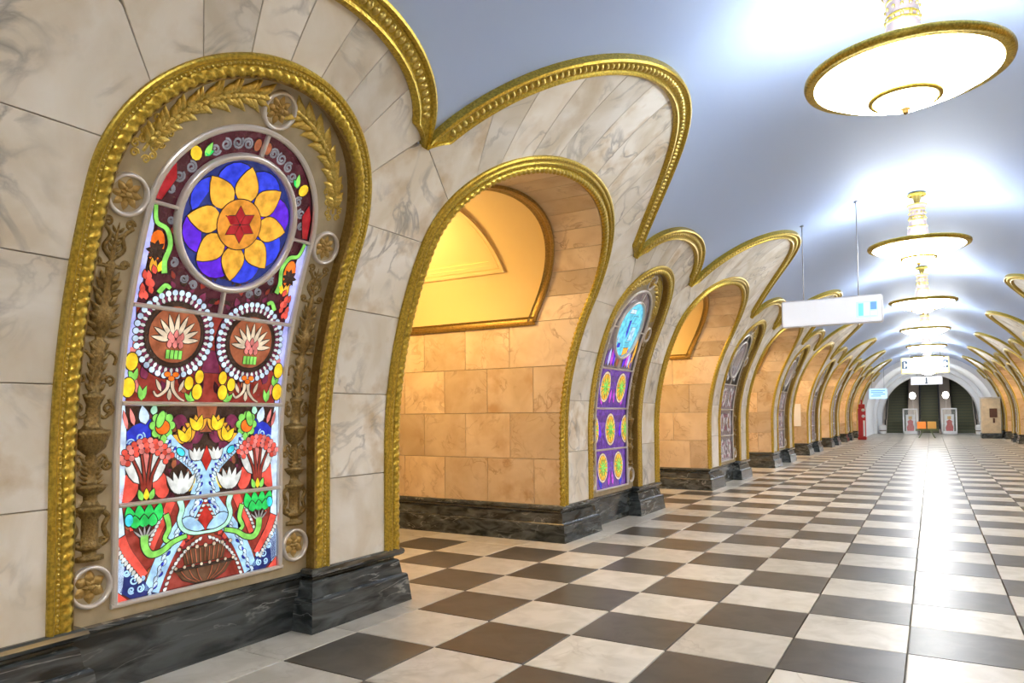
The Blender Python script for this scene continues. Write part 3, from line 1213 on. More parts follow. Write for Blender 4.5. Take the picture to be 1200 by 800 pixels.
def window_frame(root):
    """gold moulding, bronze panel with reliefs, pewter frame and glazing bars"""
    base = arch_path(NA, NS, NB, SB, n=72, step=0.12)
    p, st = resample(base, 0.07)
    mb = MB()
    sweep(mb, p, [(0, -.02), (0, .025), (-.012, .036), (-.038, .04), (-.05, .026), (-.06, .026), (-.085, .02), (-.095, .01)])
    mb.build('gold_fillet', 'gold', root)
    mb = MB()
    q, st = resample(offset(base, -.072), 0.038)
    ns = normals(q)
    for (y, s), n in zip(q[1:], ns[1:]):
        dome(mb, y, s, .014, .012, n, .022, .014, 5)
    mb.build('gold_beading', 'gold_bright', root, None, 'stuff')
    mb = MB()
    q, st = resample(offset(base, -.137), 0.014)

    def rope(i):
        out = []
        for k in range(13):
            ph = 2 * PI * k / 12
            r = 0.058 * (1 + 0.11 * math.sin(2 * ph + i * st * 2 * PI / 0.085) + .06 * math.sin(5 * ph + i * st * 2 * PI / 0.06))
            out.append((-r * math.cos(ph), r * .85 * math.sin(ph) - .012))
        return out
    sweep(mb, q, rope, smooth=True)
    mb.build('rope_moulding', 'gold', root)
    mb = MB()
    sweep(mb, resample(offset(base, -.192), .07)[0], [(0.01, .02), (-.012, 0.0), (-.012, PN - .01)], cap=False)
    mb.build('reveal', 'gold_dark', root)
    # bronze plate between the moulding and the glass
    mb = MB()
    outer = resample(offset(base, -.18), .05)[0]
    inner = resample(arch_path(GA + .03, GS0, GTOP + .03, SB, n=72, step=0.12), .05)[0]
    n = 160
    A = [outer[int(i / n * (len(outer) - 1))] for i in range(n + 1)]
    B = [inner[int(i / n * (len(inner) - 1))] for i in range(n + 1)]
    for i in range(n + 1):           # keep the straight parts level
        if B[i][1] < GS0 and A[i][1] < NS:
            A[i] = (A[i][0], B[i][1])
    mb.grid([[M(*a, PN), M(*b, PN)] for a, b in zip(A, B)], True, False, True)
    mb.add([M(-1.3, SB - .02, PN), M(1.3, SB - .02, PN), M(1.3, SB + .09, PN - .001), M(-1.3, SB + .09, PN - .001)], [(3, 2, 1, 0)])
    pl = mb.build('bronze_plate', 'bronze_plate', root)
    # pewter frame round the glass and glazing bars
    mb = MB()
    g = resample(arch_path(GA + .02, GS0, GTOP + .02, GBOT, n=60, step=.12), .05)[0]
    bar(mb, g, .05, PN, .035)
    bar(mb, [(-GA - .05, GBOT), (GA + .05, GBOT)], .04, PN, .035)
    fr = mb.build('pewter_frame', 'pewter', root)
    for s in (-.325, .515, 1.33):
        mb = MB()
        bar(mb, [(-GA, s), (0, s), (GA, s)], .036, GL + .03, .045)
        mb.build('glazing_bar', 'pewter', root)
    for pth in ([(0, 1.345), (0, 1.60)], [(0, 2.74), (0, GS0 + GTOP)], [(-GA, 2.17), (-.58, 2.17)], [(.58, 2.17), (GA, 2.17)]):
        mb = MB()
        bar(mb, pth, .032, GL + .02, .04)
        mb.build('glazing_bar', 'pewter', root)
    mb = MB()
    torus_on(mb, 0, 2.17, .60, .06, GL + .015, .055, 56)
    mb.build('roundel_ring', 'pewter', root)
    # rosettes
    for i, (y, s) in enumerate(((-1.055, -.945), (1.055, -.945), (-1.055, 2.17), (1.055, 2.17), (0, 3.225))):
        mb = MB()
        torus_on(mb, y, s, .155, .035, PN, .045, 32)
        rr = mb.build('rosette_ring', 'pewter', root)
        mb = MB()
        k = 8 if i > 1 else 6
        for j in range(k):
            relief_leaf(mb, y + .03 * math.sin(2 * PI * j / k), s + .03 * math.cos(2 * PI * j / k), .105, .034 if k == 8 else .045, 2 * PI * j / k, PN, .04)
        for j in range(k):
            relief_leaf(mb, y, s, .075, .02, 2 * PI * (j + .5) / k, PN, .05)
        dome(mb, y, s, .03, .03, (1, 0), PN + .02, .035, 8)
        mb.build('flower', 'rosette_brown', rr)
    # candelabra reliefs on the stiles
    for m in (-1, 1):
        cy = m * 1.06
        mb = MB()
        B0 = PN
        relief_lathe(mb, [(s_, w_ * 1.15) for s_, w_ in [(-.74, .02), (-.735, .10), (-.70, .10), (-.69, .05), (-.66, .05), (-.65, .07), (-.63, .09), (-.60, .06), (-.40, .06), (-.36, .09), (-.33, .11), (-.31, .11), (-.30, .07),
                          (-.26, .05), (-.22, .05), (-.20, .08), (-.16, .11), (-.14, .12), (-.13, .05), (-.05, .035), (0.0, .05), (.05, .055), (.10, .035), (.12, .06), (.16, .10), (.24, .12),
                          (.27, .13), (.30, .13), (.31, .08), (.34, .06), (.42, .055), (.50, .05), (.55, .07), (.58, .08), (.59, .045), (.70, .045), (.85, .05), (1.0, .055), (1.02, .03), (1.06, .04),
                          (1.12, .07), (1.20, .09), (1.26, .07), (1.30, .04), (1.36, .05), (1.42, .03), (1.50, .03), (1.62, .035), (1.64, .02), (1.80, .015), (1.95, .008)]], cy, B0, .6)
        for d in (-1, 1):
            relief_tube(mb, curve([(cy + d * .05, -.64), (cy + d * .14, -.58), (cy + d * .11, -.48), (cy + d * .145, -.40), (cy + d * .10, -.35)]), .022, B0)
            relief_tube(mb, spiral(cy + d * .095, -.60, .04, 1.3, 0, d), .014, B0)
            relief_tube(mb, spiral(cy + d * .13, .02, .045, 1.4, PI / 2, d), .014, B0)
            relief_tube(mb, curve([(cy + d * .04, .05), (cy + d * .10, .10), (cy + d * .14, .03)]), .014, B0)
            relief_tube(mb, spiral(cy + d * .12, .47, .05, 1.4, -PI / 2, d), .014, B0)
            relief_tube(mb, curve([(cy + d * .05, .42), (cy + d * .10, .40), (cy + d * .15, .47), (cy + d * .12, .55)]), .016, B0)
            relief_tube(mb, spiral(cy + d * .11, .70, .045, 1.3, -PI / 2, d), .012, B0)
            relief_tube(mb, curve([(cy + d * .04, .86), (cy + d * .10, .92), (cy + d * .15, .88), (cy + d * .14, .82)]), .014, B0)
            relief_tube(mb, spiral(cy + d * .11, 1.62, .035, 1.6, 0, d), .013, B0)
            relief_tube(mb, [(cy, 1.60), (cy + d * .10, 1.60)], .016, B0)
            relief_tube(mb, curve([(cy + d * .01, 1.66), (cy + d * .08, 1.74), (cy + d * .05, 1.84), (cy + d * .12, 1.92)]), .018, B0)
            relief_tube(mb, spiral(cy + d * .09, 1.94, .04, 1.5, 0, d), .013, B0)
            for kk in range(5):
                relief_leaf(mb, cy + d * .02, .60 + kk * .08, .10, .022, d * .7, B0 + .01, .035)
                relief_leaf(mb, cy + d * .03, 1.06 + kk * .055, .13, .025, d * (1.5 - kk * .25), B0 + .015, .045)
                relief_leaf(mb, cy + d * .02, -.13 + kk * .035, .09, .018, d * (1.2 - .1 * kk), B0 + .01, .03)
                relief_leaf(mb, cy + d * .01, 1.66 + kk * .05, .08, .016, d * .6, B0, .03)
            for kk in range(3):
                relief_leaf(mb, cy + d * .03, 1.36 + kk * .05, .12, .024, d * (.9 - .25 * kk), B0 + .01, .04)
        mb.build('candelabra_relief', 'bronze_relief', pl)
        # wheat and leaf spray over the arch
        mb = MB()
        ra = 1.07

        def ap(t, r=ra):
            return (m * (r - .0) * math.cos(t), 2.20 + (r + .02) * math.sin(t))
        stem = [ap(lerp(.30, 1.36, i / 16)) for i in range(17)]
        if m < 0:
            stem = stem[::-1]
        relief_tube(mb, stem, .016, B0)
        for i in range(22):
            t = lerp(.36, 1.36, i / 21)
            y, s = ap(t)
            tang = math.atan2(-m * math.sin(t), math.cos(t))
            dense = 1.0 if t > .85 else .8
            for d in (-1, 1):
                relief_leaf(mb, y, s, .185 * dense, .034, tang + d * (.75 + .2 * math.sin(i * 2.1)), B0 + .008, .05)
            relief_leaf(mb, y, s, .11, .028, tang, B0 + .02, .05)
        for i in range(7):
            t = .26 + i * .055
            for d in (-1, 1):
                y, s = ap(t, ra + d * (.05 + .03 * (i % 2)))
                relief_tube(mb, spiral(y, s, .035, 1.4, i, d), .011, B0)
        mb.build('leaf_spray_relief', 'gold_bright', pl)


def clipy(pts):
    return [(max(-GA, min(GA, y)), s) for y, s in pts]


def glass_back(root, mat='lead'):
    mb = MB()
    g = resample(arch_path(GA + .02, GS0, GTOP + .02, GBOT - .02, n=60, step=.12), .05)[0]
    half = len(g) // 2
    rows = [[M(*g[i], GL), M(*g[len(g) - 1 - i], GL)] for i in range(half + 1)]
    mb.grid(rows, True, False, True)
    mb.build('lead_sheet', mat, root)


def row_bg(W, s0, s1, mat, inset=0.0, lay=1):
    W.piece('ground_glass', [(-GA + inset, s0), (GA - inset, s0), (GA - inset, s1), (-GA + inset, s1)], mat, lay)


def flower_window(root):
    """the richly coloured window of the nearest pylon"""
    glass_back(root)
    W = Win(root)
    rnd = random.Random(3)
    # ---------- grounds of the four lights, in strips so that they follow the wall
    def ground(s0, s1, mat, n=6):
        mb = MB()
        for i in range(n):
            a, b = lerp(s0, s1, i / n), lerp(s0, s1, (i + 1) / n)
            poly_on(mb, [(-GA, a), (GA, a), (GA, b), (-GA, b)], GL + .003, .003)
        mb.build('ground_glass', mat, root)
    ground(GBOT, -.335, 'g_brick')
    ground(-.315, .505, 'g_umber')
    ground(.525, 1.32, 'g_brick')
    mb = MB()
    prev = None
    for i in range(25):
        s = lerp(1.34, GS0 + GTOP - .01, i / 24)
        w = GA if s <= GS0 else GA * math.sqrt(max(0, 1 - ((s - GS0) / GTOP) ** 2))
        if prev:
            poly_on(mb, [(-prev[1], prev[0]), (prev[1], prev[0]), (w, s), (-w, s)], GL + .003, .003)
        prev = (s, w)
    mb.build('ground_glass', 'g_maroon', root)
    # ---------- pale edge strips
    for s0, s1, mt in ((GBOT, -.34, 'g_pale'), (-.31, .50, 'g_pale'), (.53, 1.32, 'g_lav'), (1.345, 2.14, 'g_lav')):
        pts = [(.84, s0), (.84, s1)] + [(.79 - .035 * math.sin(PI * i / 6) , lerp(s1, s0, i / 6)) for i in range(7)]
        W.piece('edge_glass', pts, mt, 3, True)

    for lo_, hi_, mats in ((GBOT + .03, -.42, ('g_coral', 'g_rust', 'g_plum')), (-.29, .42, ('g_plum', 'g_brown', 'g_maroon', 'g_rust')), (.55, 1.24, ('g_maroon', 'g_plum', 'g_rust')), (1.37, 2.05, ('g_plum', 'g_brick', 'g_umber'))):
        for mt in mats:
            W.many('ground_leaves', [petal(rnd.uniform(.04, .76), rnd.uniform(lo_, hi_ - .06), rnd.uniform(.07, .13), rnd.uniform(.018, .034), rnd.uniform(-1.2, 1.2), 4) for _ in range(11)], mt, 2)

    # ---------- light 1 (bottom): basket, ribbons, green tulips
    dome_ = curve([(-.47, -1.12), (-.40, -.95), (-.30, -.82), (-.15, -.715), (0, -.68), (.15, -.715), (.30, -.82), (.40, -.95), (.47, -1.12)], 4)
    W.piece('red_dome', dome_, 'g_brick', 2)
    blue_band = curve([(.04, -.35), (.13, -.47), (.24, -.60), (.36, -.76), (.45, -.93), (.52, -1.10)], 4)
    for q in ribbon(blue_band, .17, .15):
        W.piece('ribbon_glass', q, 'g_sky', 3, True)
    W.many('ribbon_cells', [petal(p[0] + rnd.uniform(-.03, .03), p[1], .06, .014, 2.5 + rnd.uniform(-.3, .3), 4) for p in blue_band[::1]], 'g_pale', 4)
    W.many('ribbon_cells', [petal(p[0] + rnd.uniform(-.04, .04), p[1] - .02, .05, .010, 2.4, 4) for p in blue_band[::2]], 'g_royal', 4)
    W.many('white_teeth', [petal(p[0] - .045, p[1] - .03, .045, .014, -.9, 4) for p in dome_[19:33:1]], 'g_white', 5)
    W.piece('red_kite', [(0, -.345), (.115, -.55), (0, -.645), (-.115, -.55)], 'g_red', 5)
    W.many('kite_teeth', [petal(.012 + .1 * t, -.37 - .17 * t, .04, .012, -1.2, 4) for t in (.05, .3, .55, .8, 1.0)], 'g_white', 6)
    W.piece('blue_lobe', petal(.255, -.525, .265, .062, math.atan2(-.24, -.105), 7), 'g_sky', 6, True)
    neck = curve([(.27, -.34), (.245, -.42), (.27, -.52), (.225, -.61), (.12, -.655), (.0, -.66)], 4)
    W.piece('neck_glass', outline(neck, .055, .02), 'g_mint', 7, True)
    red_band = curve([(.34, -.34), (.40, -.47), (.47, -.60), (.53, -.74)], 4)
    for q in ribbon(red_band, .085, .06)[::1]:
        W.piece('red_band', q, 'g_coral', 3, True)
    red2 = curve([(.80, -.60), (.745, -.72), (.66, -.84), (.58, -.95)], 4)
    for q in ribbon(red2, .09, .06):
        W.piece('red_band', q, 'g_coral', 4, True)
    W.many('white_teeth', [petal(p[0] + .035, p[1] - .015, .05, .016, 2.6, 4) for p in red2], 'g_white', 5)
    W.many('white_teeth', [petal(p[0] + .03, p[1], .045, .014, 2.2, 4) for p in red_band[3:]], 'g_white', 5)
    navy = [(.835, -.68), (.78, -.74), (.68, -.88), (.58, -1.0), (.50, -1.12), (.70, -1.12), (.835, -1.02)]
    W.piece('navy_corner', navy, 'g_navy', 3, True)
    W.piece('coral_corner', [(.835, -1.03), (.835, -1.125), (.73, -1.125)], 'g_coral', 4, True)
    sw = MB()
    for m in (-1, 1):
        for (y, s, r, a) in ((.78, -.80, .04, 0), (.68, -.97, .045, 1), (.62, -1.05, .035, 2), (.74, -.90, .03, 3), (.70, -1.05, .03, 4), (.60, -.97, .02, 1)):
            sweep(sw, [(m * q[0], q[1]) for q in spiral(y, s, r, 1.5, a)], tube_prof(.007, 3, .6), base=GL + .017, cap=False, smooth=True)
        for (y, s, r, a) in ((.72, .18, .04, 0), (.64, .23, .045, 2), (.60, .14, .035, 1), (.76, .10, .03, 3), (.68, .10, .03, 3)):
            sweep(sw, [(m * q[0], q[1]) for q in spiral(y, s, r, 1.5, a)], tube_prof(.007, 3, .6), base=GL + .017, cap=False, smooth=True)
    sw.build('blue_scrolls', 'g_sky', root)
    # green tulip
    for i in range(4):
        W.piece('tulip_petal', petal(.49 + i * .072, -.50, .165, .046, (i - 1.5) * .16), 'g_green', 6, True)
    for i in range(3):
        W.piece('tulip_petal', petal(.53 + i * .072, -.535, .11, .042, (i - 1) * .12), 'g_green', 7, True)
    W.piece('tulip_petal', disc(.735, -.46, .035, .05), 'g_turq', 7, True)
    W.piece('tulip_base', [(.49, -.50), (.72, -.50), (.63, -.625), (.57, -.625)], 'g_umber', 5, True)
    W.many('base_rays', [petal(.60 + (i - 2) * .012, -.62, .10, .008, (i - 2) * .42, 4) for i in range(5)], 'g_lightgrey', 8)
    stem = curve([(.60, -.60), (.595, -.70), (.54, -.775), (.44, -.765), (.33, -.70), (.20, -.665)], 5)
    W.piece('green_stem', outline(stem, .07, .035), 'g_lime', 8, True)
    stem2 = curve([(.40, -.45), (.37, -.57), (.41, -.66), (.36, -.70)], 4)
    W.piece('green_stem', outline(stem2, .05, .03), 'g_lime', 7, True)
    # basket
    W.piece('basket', [(-.235, -.79), (.235, -.79), (.20, -.93), (-.20, -.93)], 'g_brown', 4)
    W.piece('basket_bowl', [(-.30, -.975), (.30, -.975), (.22, -1.06), (.10, -1.11), (-.10, -1.11), (-.22, -1.06)], 'g_brown', 4)
    W.piece('basket_rail', [(-.31, -.955), (.31, -.955), (.31, -.968), (-.31, -.968)], 'g_umber', 6)
    W.many('basket_ribs', [outline([(-.20 + i * .05, -.80), (-.17 + i * .0425, -.925)], .010, .010) for i in range(9)], 'g_rust', 5, False)
    W.many('basket_ribs', [outline(curve([(x, -.98), (x * .75, -1.05), (x * .35, -1.10)], 3), .009, .009) for x in (-.24, -.16, -.08, .08, .16, .24)], 'g_rust', 5, False)
    W.many('basket_pearls', [disc(-.27 + i * .09, -.78, .017, n=8) for i in range(7)] + [disc(-.30 + i * .086, -.945, .014, n=8) for i in range(8)], 'g_cream', 7, False)

    # ---------- light 2: umbels, shells, legs of the ribbons, yellow flowers
    W.piece('centre_brown', [(-.11, .50), (.11, .50), (.06, .26), (-.06, .26)], 'g_rust', 2)
    W.piece('side_red', [(.30, -.31), (.83, -.31), (.83, .05), (.40, .05)], 'g_maroon', 2, True)
    W.piece('red_lobe', disc(.735, -.19, .085, .125, 14, .25), 'g_coral', 3, True)
    W.piece('red_lobe', disc(.44, -.19, .075, .12, 14, -.25), 'g_coral', 3, True)
    for i in range(5):                   # white fields between the stems
        a = (i - 2) * .30
        W.piece('white_field', petal(.585 + math.sin(a) * .06, -.17, .31, .05, a, 5), 'g_white' if i != 2 else 'g_pink', 4, True)
    for i in range(4):
        a = (i - 1.5) * .32
        W.piece('red_stem', outline(curve([(.585 + (i - 1.5) * .018, -.27), (.585 + (i - 1.5) * .035, -.10), (.585 + math.sin(a) * .30, -.16 + math.cos(a) * .27)], 3), .028, .014), 'g_brick', 6, True)
    dots = []
    for row, (r, n) in enumerate(((.235, 9), (.275, 11), (.315, 12))):
        for i in range(n):
            a = lerp(-.95, .95, i / (n - 1)) + (row % 2) * .04
            dots.append(disc(.585 + math.sin(a) * r * .9, -.13 + math.cos(a) * r * 1.05 + .005 * rnd.random(), .025, n=9))
    W.many('umbel_berries', dots[::2], 'g_coral', 8)
    W.many('umbel_berries', dots[1::2], 'g_pink', 8)
    for i in range(3):
        W.piece('sepal', petal(.585 + (i - 1) * .035, -.305, .10, .024, (i - 1) * .35, 5), 'g_lime' if i != 1 else 'g_yellow', 7, True)
    leg = curve([(.40, .22), (.30, .11), (.19, .03), (.10, -.05), (.055, -.16), (.075, -.31)], 4)
    for q in ribbon(leg, .10, .16):
        W.piece('ribbon_glass', q, 'g_sky', 5, True)
    W.many('ribbon_cells', [petal(p[0], p[1], .055, .012, 2.4 + rnd.uniform(-.4, .4), 4) for p in leg], 'g_pale', 6)
    W.many('ribbon_cells', [petal(p[0] - .02, p[1], .045, .008, 2.6, 4) for p in leg[1::2]], 'g_royal', 6)
    W.piece('turquoise_wing', disc(.265, .09, .045, .028, 12, .7), 'g_turq', 7, True)
    for i in range(5):                   # lower shells
        W.piece('shell_petal', petal(.255 + (i - 2) * .012, -.285, .21, .03, (i - 2) * .30, 5), 'g_white', 6, True)
    W.piece('shell_side', petal(.17, -.27, .14, .02, -.5, 5), 'g_yellow', 5, True)
    W.piece('shell_side', petal(.31, -.27, .14, .02, .6, 5), 'g_yellow', 5, True)
    for i in range(4):                   # upper shells
        W.piece('shell_petal', petal(.10 + (i - 1.5) * .012, .005, .12, .022, (i - 1.5) * .34, 5), 'g_white', 6, True)
    W.piece('red_kite', [(0, -.09), (.05, .01), (.0, .14), (-.05, .01)], 'g_red', 7)
    for (cy_, cs_) in ((.20, .235), (.085, .335)):
        for i in range(5):
            W.piece('yellow_petal', petal(cy_ + .01, cs_ - .06, .145, .033, (i - 2) * .45 + .2, 5), 'g_yellow' if i % 2 else 'g_gold', 5 + i % 2, True)
    W.many('dark_leaves', [petal(.14, .16, .14, .03, a, 5) for a in (-.9, -.4, 1.9, 2.4)] + [petal(.26, .42, .15, .03, a, 5) for a in (2.4, 2.9, 3.5)], 'g_plum', 4)
    for i in range(8):
        a = 2 * PI * i / 8
        W.piece('green_petal', disc(.445 + .085 * math.sin(a), .325 + .09 * math.cos(a), .036, .036, 10), 'g_lime', 5, True)
    W.piece('orange_crescent', disc(.445, .31, .065, .06, 14), 'g_orange', 6, True)
    W.piece('green_heart', disc(.47, .38, .035, .075, 12, .3), 'g_lime', 7, True)
    W.piece('green_petal', petal(.43, .25, .10, .028, 3.1, 5), 'g_lime', 6, True)
    W.piece('blue_leaf', [(.83, .02), (.83, .16), (.78, .26), (.70, .33), (.55, .38), (.545, .20), (.60, .11), (.70, .08)], 'g_royal', 3, True)
    W.piece('pale_fall', petal(.60, .34, .16, .045, .25, 5), 'g_pale', 4, True)
    W.piece('white_fall', petal(.54, .42, .09, .03, -.2, 5), 'g_mint', 5, True)
    W.many('pink_stripes', [petal(.70, .33, .15, .02, .3, 4), petal(.76, .30, .16, .018, .25, 4)], 'g_pink', 4)

    # ---------- light 3: two pearl roundels over yellow tulips
    rc = (.405, 1.115)
    W.piece('purple_field', [(-.10, .80), (.10, .80), (.05, 1.0), (-.05, 1.0)], 'g_plum', 2)
    for m in (-1, 1):
        y0 = m * rc[0]
        nm = 36

        def clip(q):
            return [(max(-.83, min(.83, y)), s) for y, s in q]
        W.piece('roundel_ground', clip(disc(y0, rc[1], .385, n=32)), 'g_plum', 3)
        W.piece('dark_ring', clip(disc(y0, rc[1], .285, n=30)), 'g_umber', 5)
        for i in range(10):              # inner disc in wedges
            a0, a1 = 2 * PI * i / 10, 2 * PI * (i + 1) / 10
            W.piece('roundel_wedge', [(y0, rc[1])] + [(y0 + .245 * math.sin(lerp(a0, a1, t)), rc[1] + .245 * math.cos(lerp(a0, a1, t))) for t in (0, .33, .67, 1)], 'g_rust', 6)
        pe, pi_ = [], []
        for i in range(nm):
            a = 2 * PI * i / nm
            pe.append(disc(y0 + .362 * math.sin(a), rc[1] + .362 * math.cos(a), .026, n=9))
            pi_.append(petal(y0 + .29 * math.sin(a), rc[1] + .29 * math.cos(a), .055, .014, a, 4))
        W.many('pearl_ring', pe, 'g_pale', 6, False)
        W.many('pearl_ring', pi_, 'g_white', 6, False)
        for i in range(9):
            a = (i - 4) * .36
            W.piece('palmette_leaf', petal(y0 + math.sin(a) * .06, rc[1] - .06 + math.cos(a) * .05, .165 + .03 * math.cos(a), .020, a, 5), 'g_cream', 8)
        W.many('pine_scales', [petal(y0 + dx, rc[1] - .12 + dy, .075, .022, dx * 3, 4) for dx, dy in ((-.05, 0), (0, 0), (.05, 0), (-.028, .045), (.028, .045), (0, .09), (-.05, .07), (.05, .07))], 'g_pink', 9, False)
        W.many('green_cup', [[(y0 - .075 + i * .04, rc[1] - .21), (y0 - .045 + i * .04, rc[1] - .21), (y0 - .045 + i * .04, rc[1] - .135), (y0 - .075 + i * .04, rc[1] - .135)] for i in range(4)], 'g_lime', 9, False)
        W.many('stem_scale', [disc(y0 + d, .77, .03, .022, 8) for d in (-.04, .04)] + [disc(y0, .735, .03, .022, 8)], 'g_orange', 9, False)
        W.many('white_curls', [outline(curve([(y0 - .02, .72), (y0 - .03, .64), (y0 - .11, .58), (y0 - .15, .62)], 4), .035, .012), outline(curve([(y0 + .02, .72), (y0 + .03, .64), (y0 + .09, .57), (y0 + .15, .54)], 4), .035, .012),
                               petal(y0 - .08, .62, .12, .016, -.5, 4), petal(y0 + .09, .62, .12, .016, .4, 4), petal(y0, .545, .10, .02, 0, 4)], 'g_cream', 7, False)
    for y, s, r in ((.125, .76, .045), (.225, .70, .045), (.135, .625, .052), (.775, .86, .055), (.785, .645, .06)):
        W.piece('yellow_tulip', disc(y, s, r * .95, r * 1.35, 14), 'g_yellow', 8, True)
    W.many('small_leaves', [petal(.19, .535, .10, .02, a, 4) for a in (-.7, 0, .7)] + [petal(.74, .70, .11, .022, a, 4) for a in (-.2, .5)] + [petal(.66, .54, .13, .022, a, 4) for a in (-.3, .2)], 'g_lime', 7)
    W.many('coral_bits', [petal(.72, .93, .11, .03, a, 4) for a in (.5, 1.2)] + [petal(.70, .60, .14, .024, .2, 4)], 'g_pink', 5)

    # ---------- light 4: roundel with the yellow flower
    C4 = (0, 2.17)
    rd = MB()
    poly_on(rd, disc(*C4, .575, n=48), GL + .008, .004)
    ro = rd.build('roundel_ground', 'g_navy', root)
    for i in range(8):
        a = 2 * PI * i / 8 + .02
        W.piece('blue_lobe', disc(C4[0] + .345 * math.sin(a + PI / 8), C4[1] + .345 * math.cos(a + PI / 8), .205, .20, 18), 'g_blue' if i not in (4, 5, 1) else 'g_violet', 4 + i % 2)
    for i in range(8):
        a = 2 * PI * i / 8 - .08
        W.piece('yellow_petal', petal(C4[0] + .19 * math.sin(a), C4[1] + .19 * math.cos(a), .325, .115, a, 8), 'g_gold', 7)
    W.piece('amber_disc', disc(*C4, .225, n=30), 'g_amber', 8)
    for i in range(6):
        a = 2 * PI * i / 6 - .25
        W.piece('star_point', [(C4[0] + .008 * math.sin(a), C4[1] + .008 * math.cos(a)), (C4[0] + .095 * math.sin(a - .5), C4[1] + .095 * math.cos(a - .5)),
                               (C4[0] + .165 * math.sin(a), C4[1] + .165 * math.cos(a)), (C4[0] + .095 * math.sin(a + .5), C4[1] + .095 * math.cos(a + .5))], 'g_crimson', 9)
    # spandrels of the arch
    sw = MB()
    for m in (-1, 1):
        for (y, s, r, a) in ((.14, 2.86, .05, 0), (.24, 2.84, .055, 2), (.34, 2.79, .05, 1), (.42, 2.72, .05, 3), (.58, 2.52, .05, 1), (.66, 2.42, .05, 2), (.70, 2.30, .04, 0), (.63, 2.06, .035, 2),
                             (.52, 1.72, .04, 1), (.40, 1.60, .04, 2), (.30, 1.56, .04, 0)):
            sweep(sw, [(m * q[0], q[1]) for q in spiral(y, s, r, 1.7, a)], tube_prof(.010, 3, .6), base=GL + .006, cap=False, smooth=True)
    sw.build('grey_scrolls', 'g_grey', root)
    W.piece('bud_glass', disc(.055, 2.88, .035, .055, 10), 'g_rust', 4, True)
    W.piece('yellow_tulip', disc(.585, 2.64, .05, .06, 10, -.5), 'g_yellow', 5, True)
    W.piece('green_leaf', petal(.50, 2.64, .13, .026, -.2, 5), 'g_lime', 5, True)
    W.piece('green_leaf', petal(.51, 2.65, .09, .022, -.9, 5), 'g_green', 5, True)
    W.piece('crimson_glass', [(.76, 2.20), (.82, 2.20), (.79, 2.40), (.72, 2.52), (.68, 2.40)], 'g_crimson', 3, True)
    grn = curve([(.80, 2.15), (.76, 2.02), (.66, 1.98), (.60, 1.86), (.62, 1.72), (.60, 1.62)], 4)
    W.piece('green_stem', outline(grn, .03, .05), 'g_lime', 6, True)
    W.piece('brick_field', [(.55, 1.95), (.63, 2.13), (.58, 2.13), (.50, 1.86)], 'g_brick', 3, True)
    W.piece('orange_flower', disc(.715, 1.83, .07, .13, 14), 'g_orange', 4, True)
    W.many('dark_star', [petal(.715, 1.79, .085, .018, a, 4) for a in (0, .8, 1.6, 2.4, 3.2, 4.0, 4.8, 5.6)], 'g_umber', 7)
    W.piece('flame_petal', petal(.70, 1.60, .15, .032, .15, 5), 'g_gold', 6, True)
    W.piece('flame_petal', petal(.66, 1.62, .12, .026, -.3, 5), 'g_yellow', 6, True)
    W.many('coral_scales', [petal(.76 - .05 * (i % 3) * .8, 1.38 + .055 * (i // 2), .08, .022, .25 + .1 * (i % 3), 4) for i in range(9)], 'g_coral', 7)
    W.piece('green_stem', outline(curve([(.62, 1.45), (.57, 1.52), (.52, 1.50)], 4), .045, .03), 'g_lime', 6, True)
    W.finish()


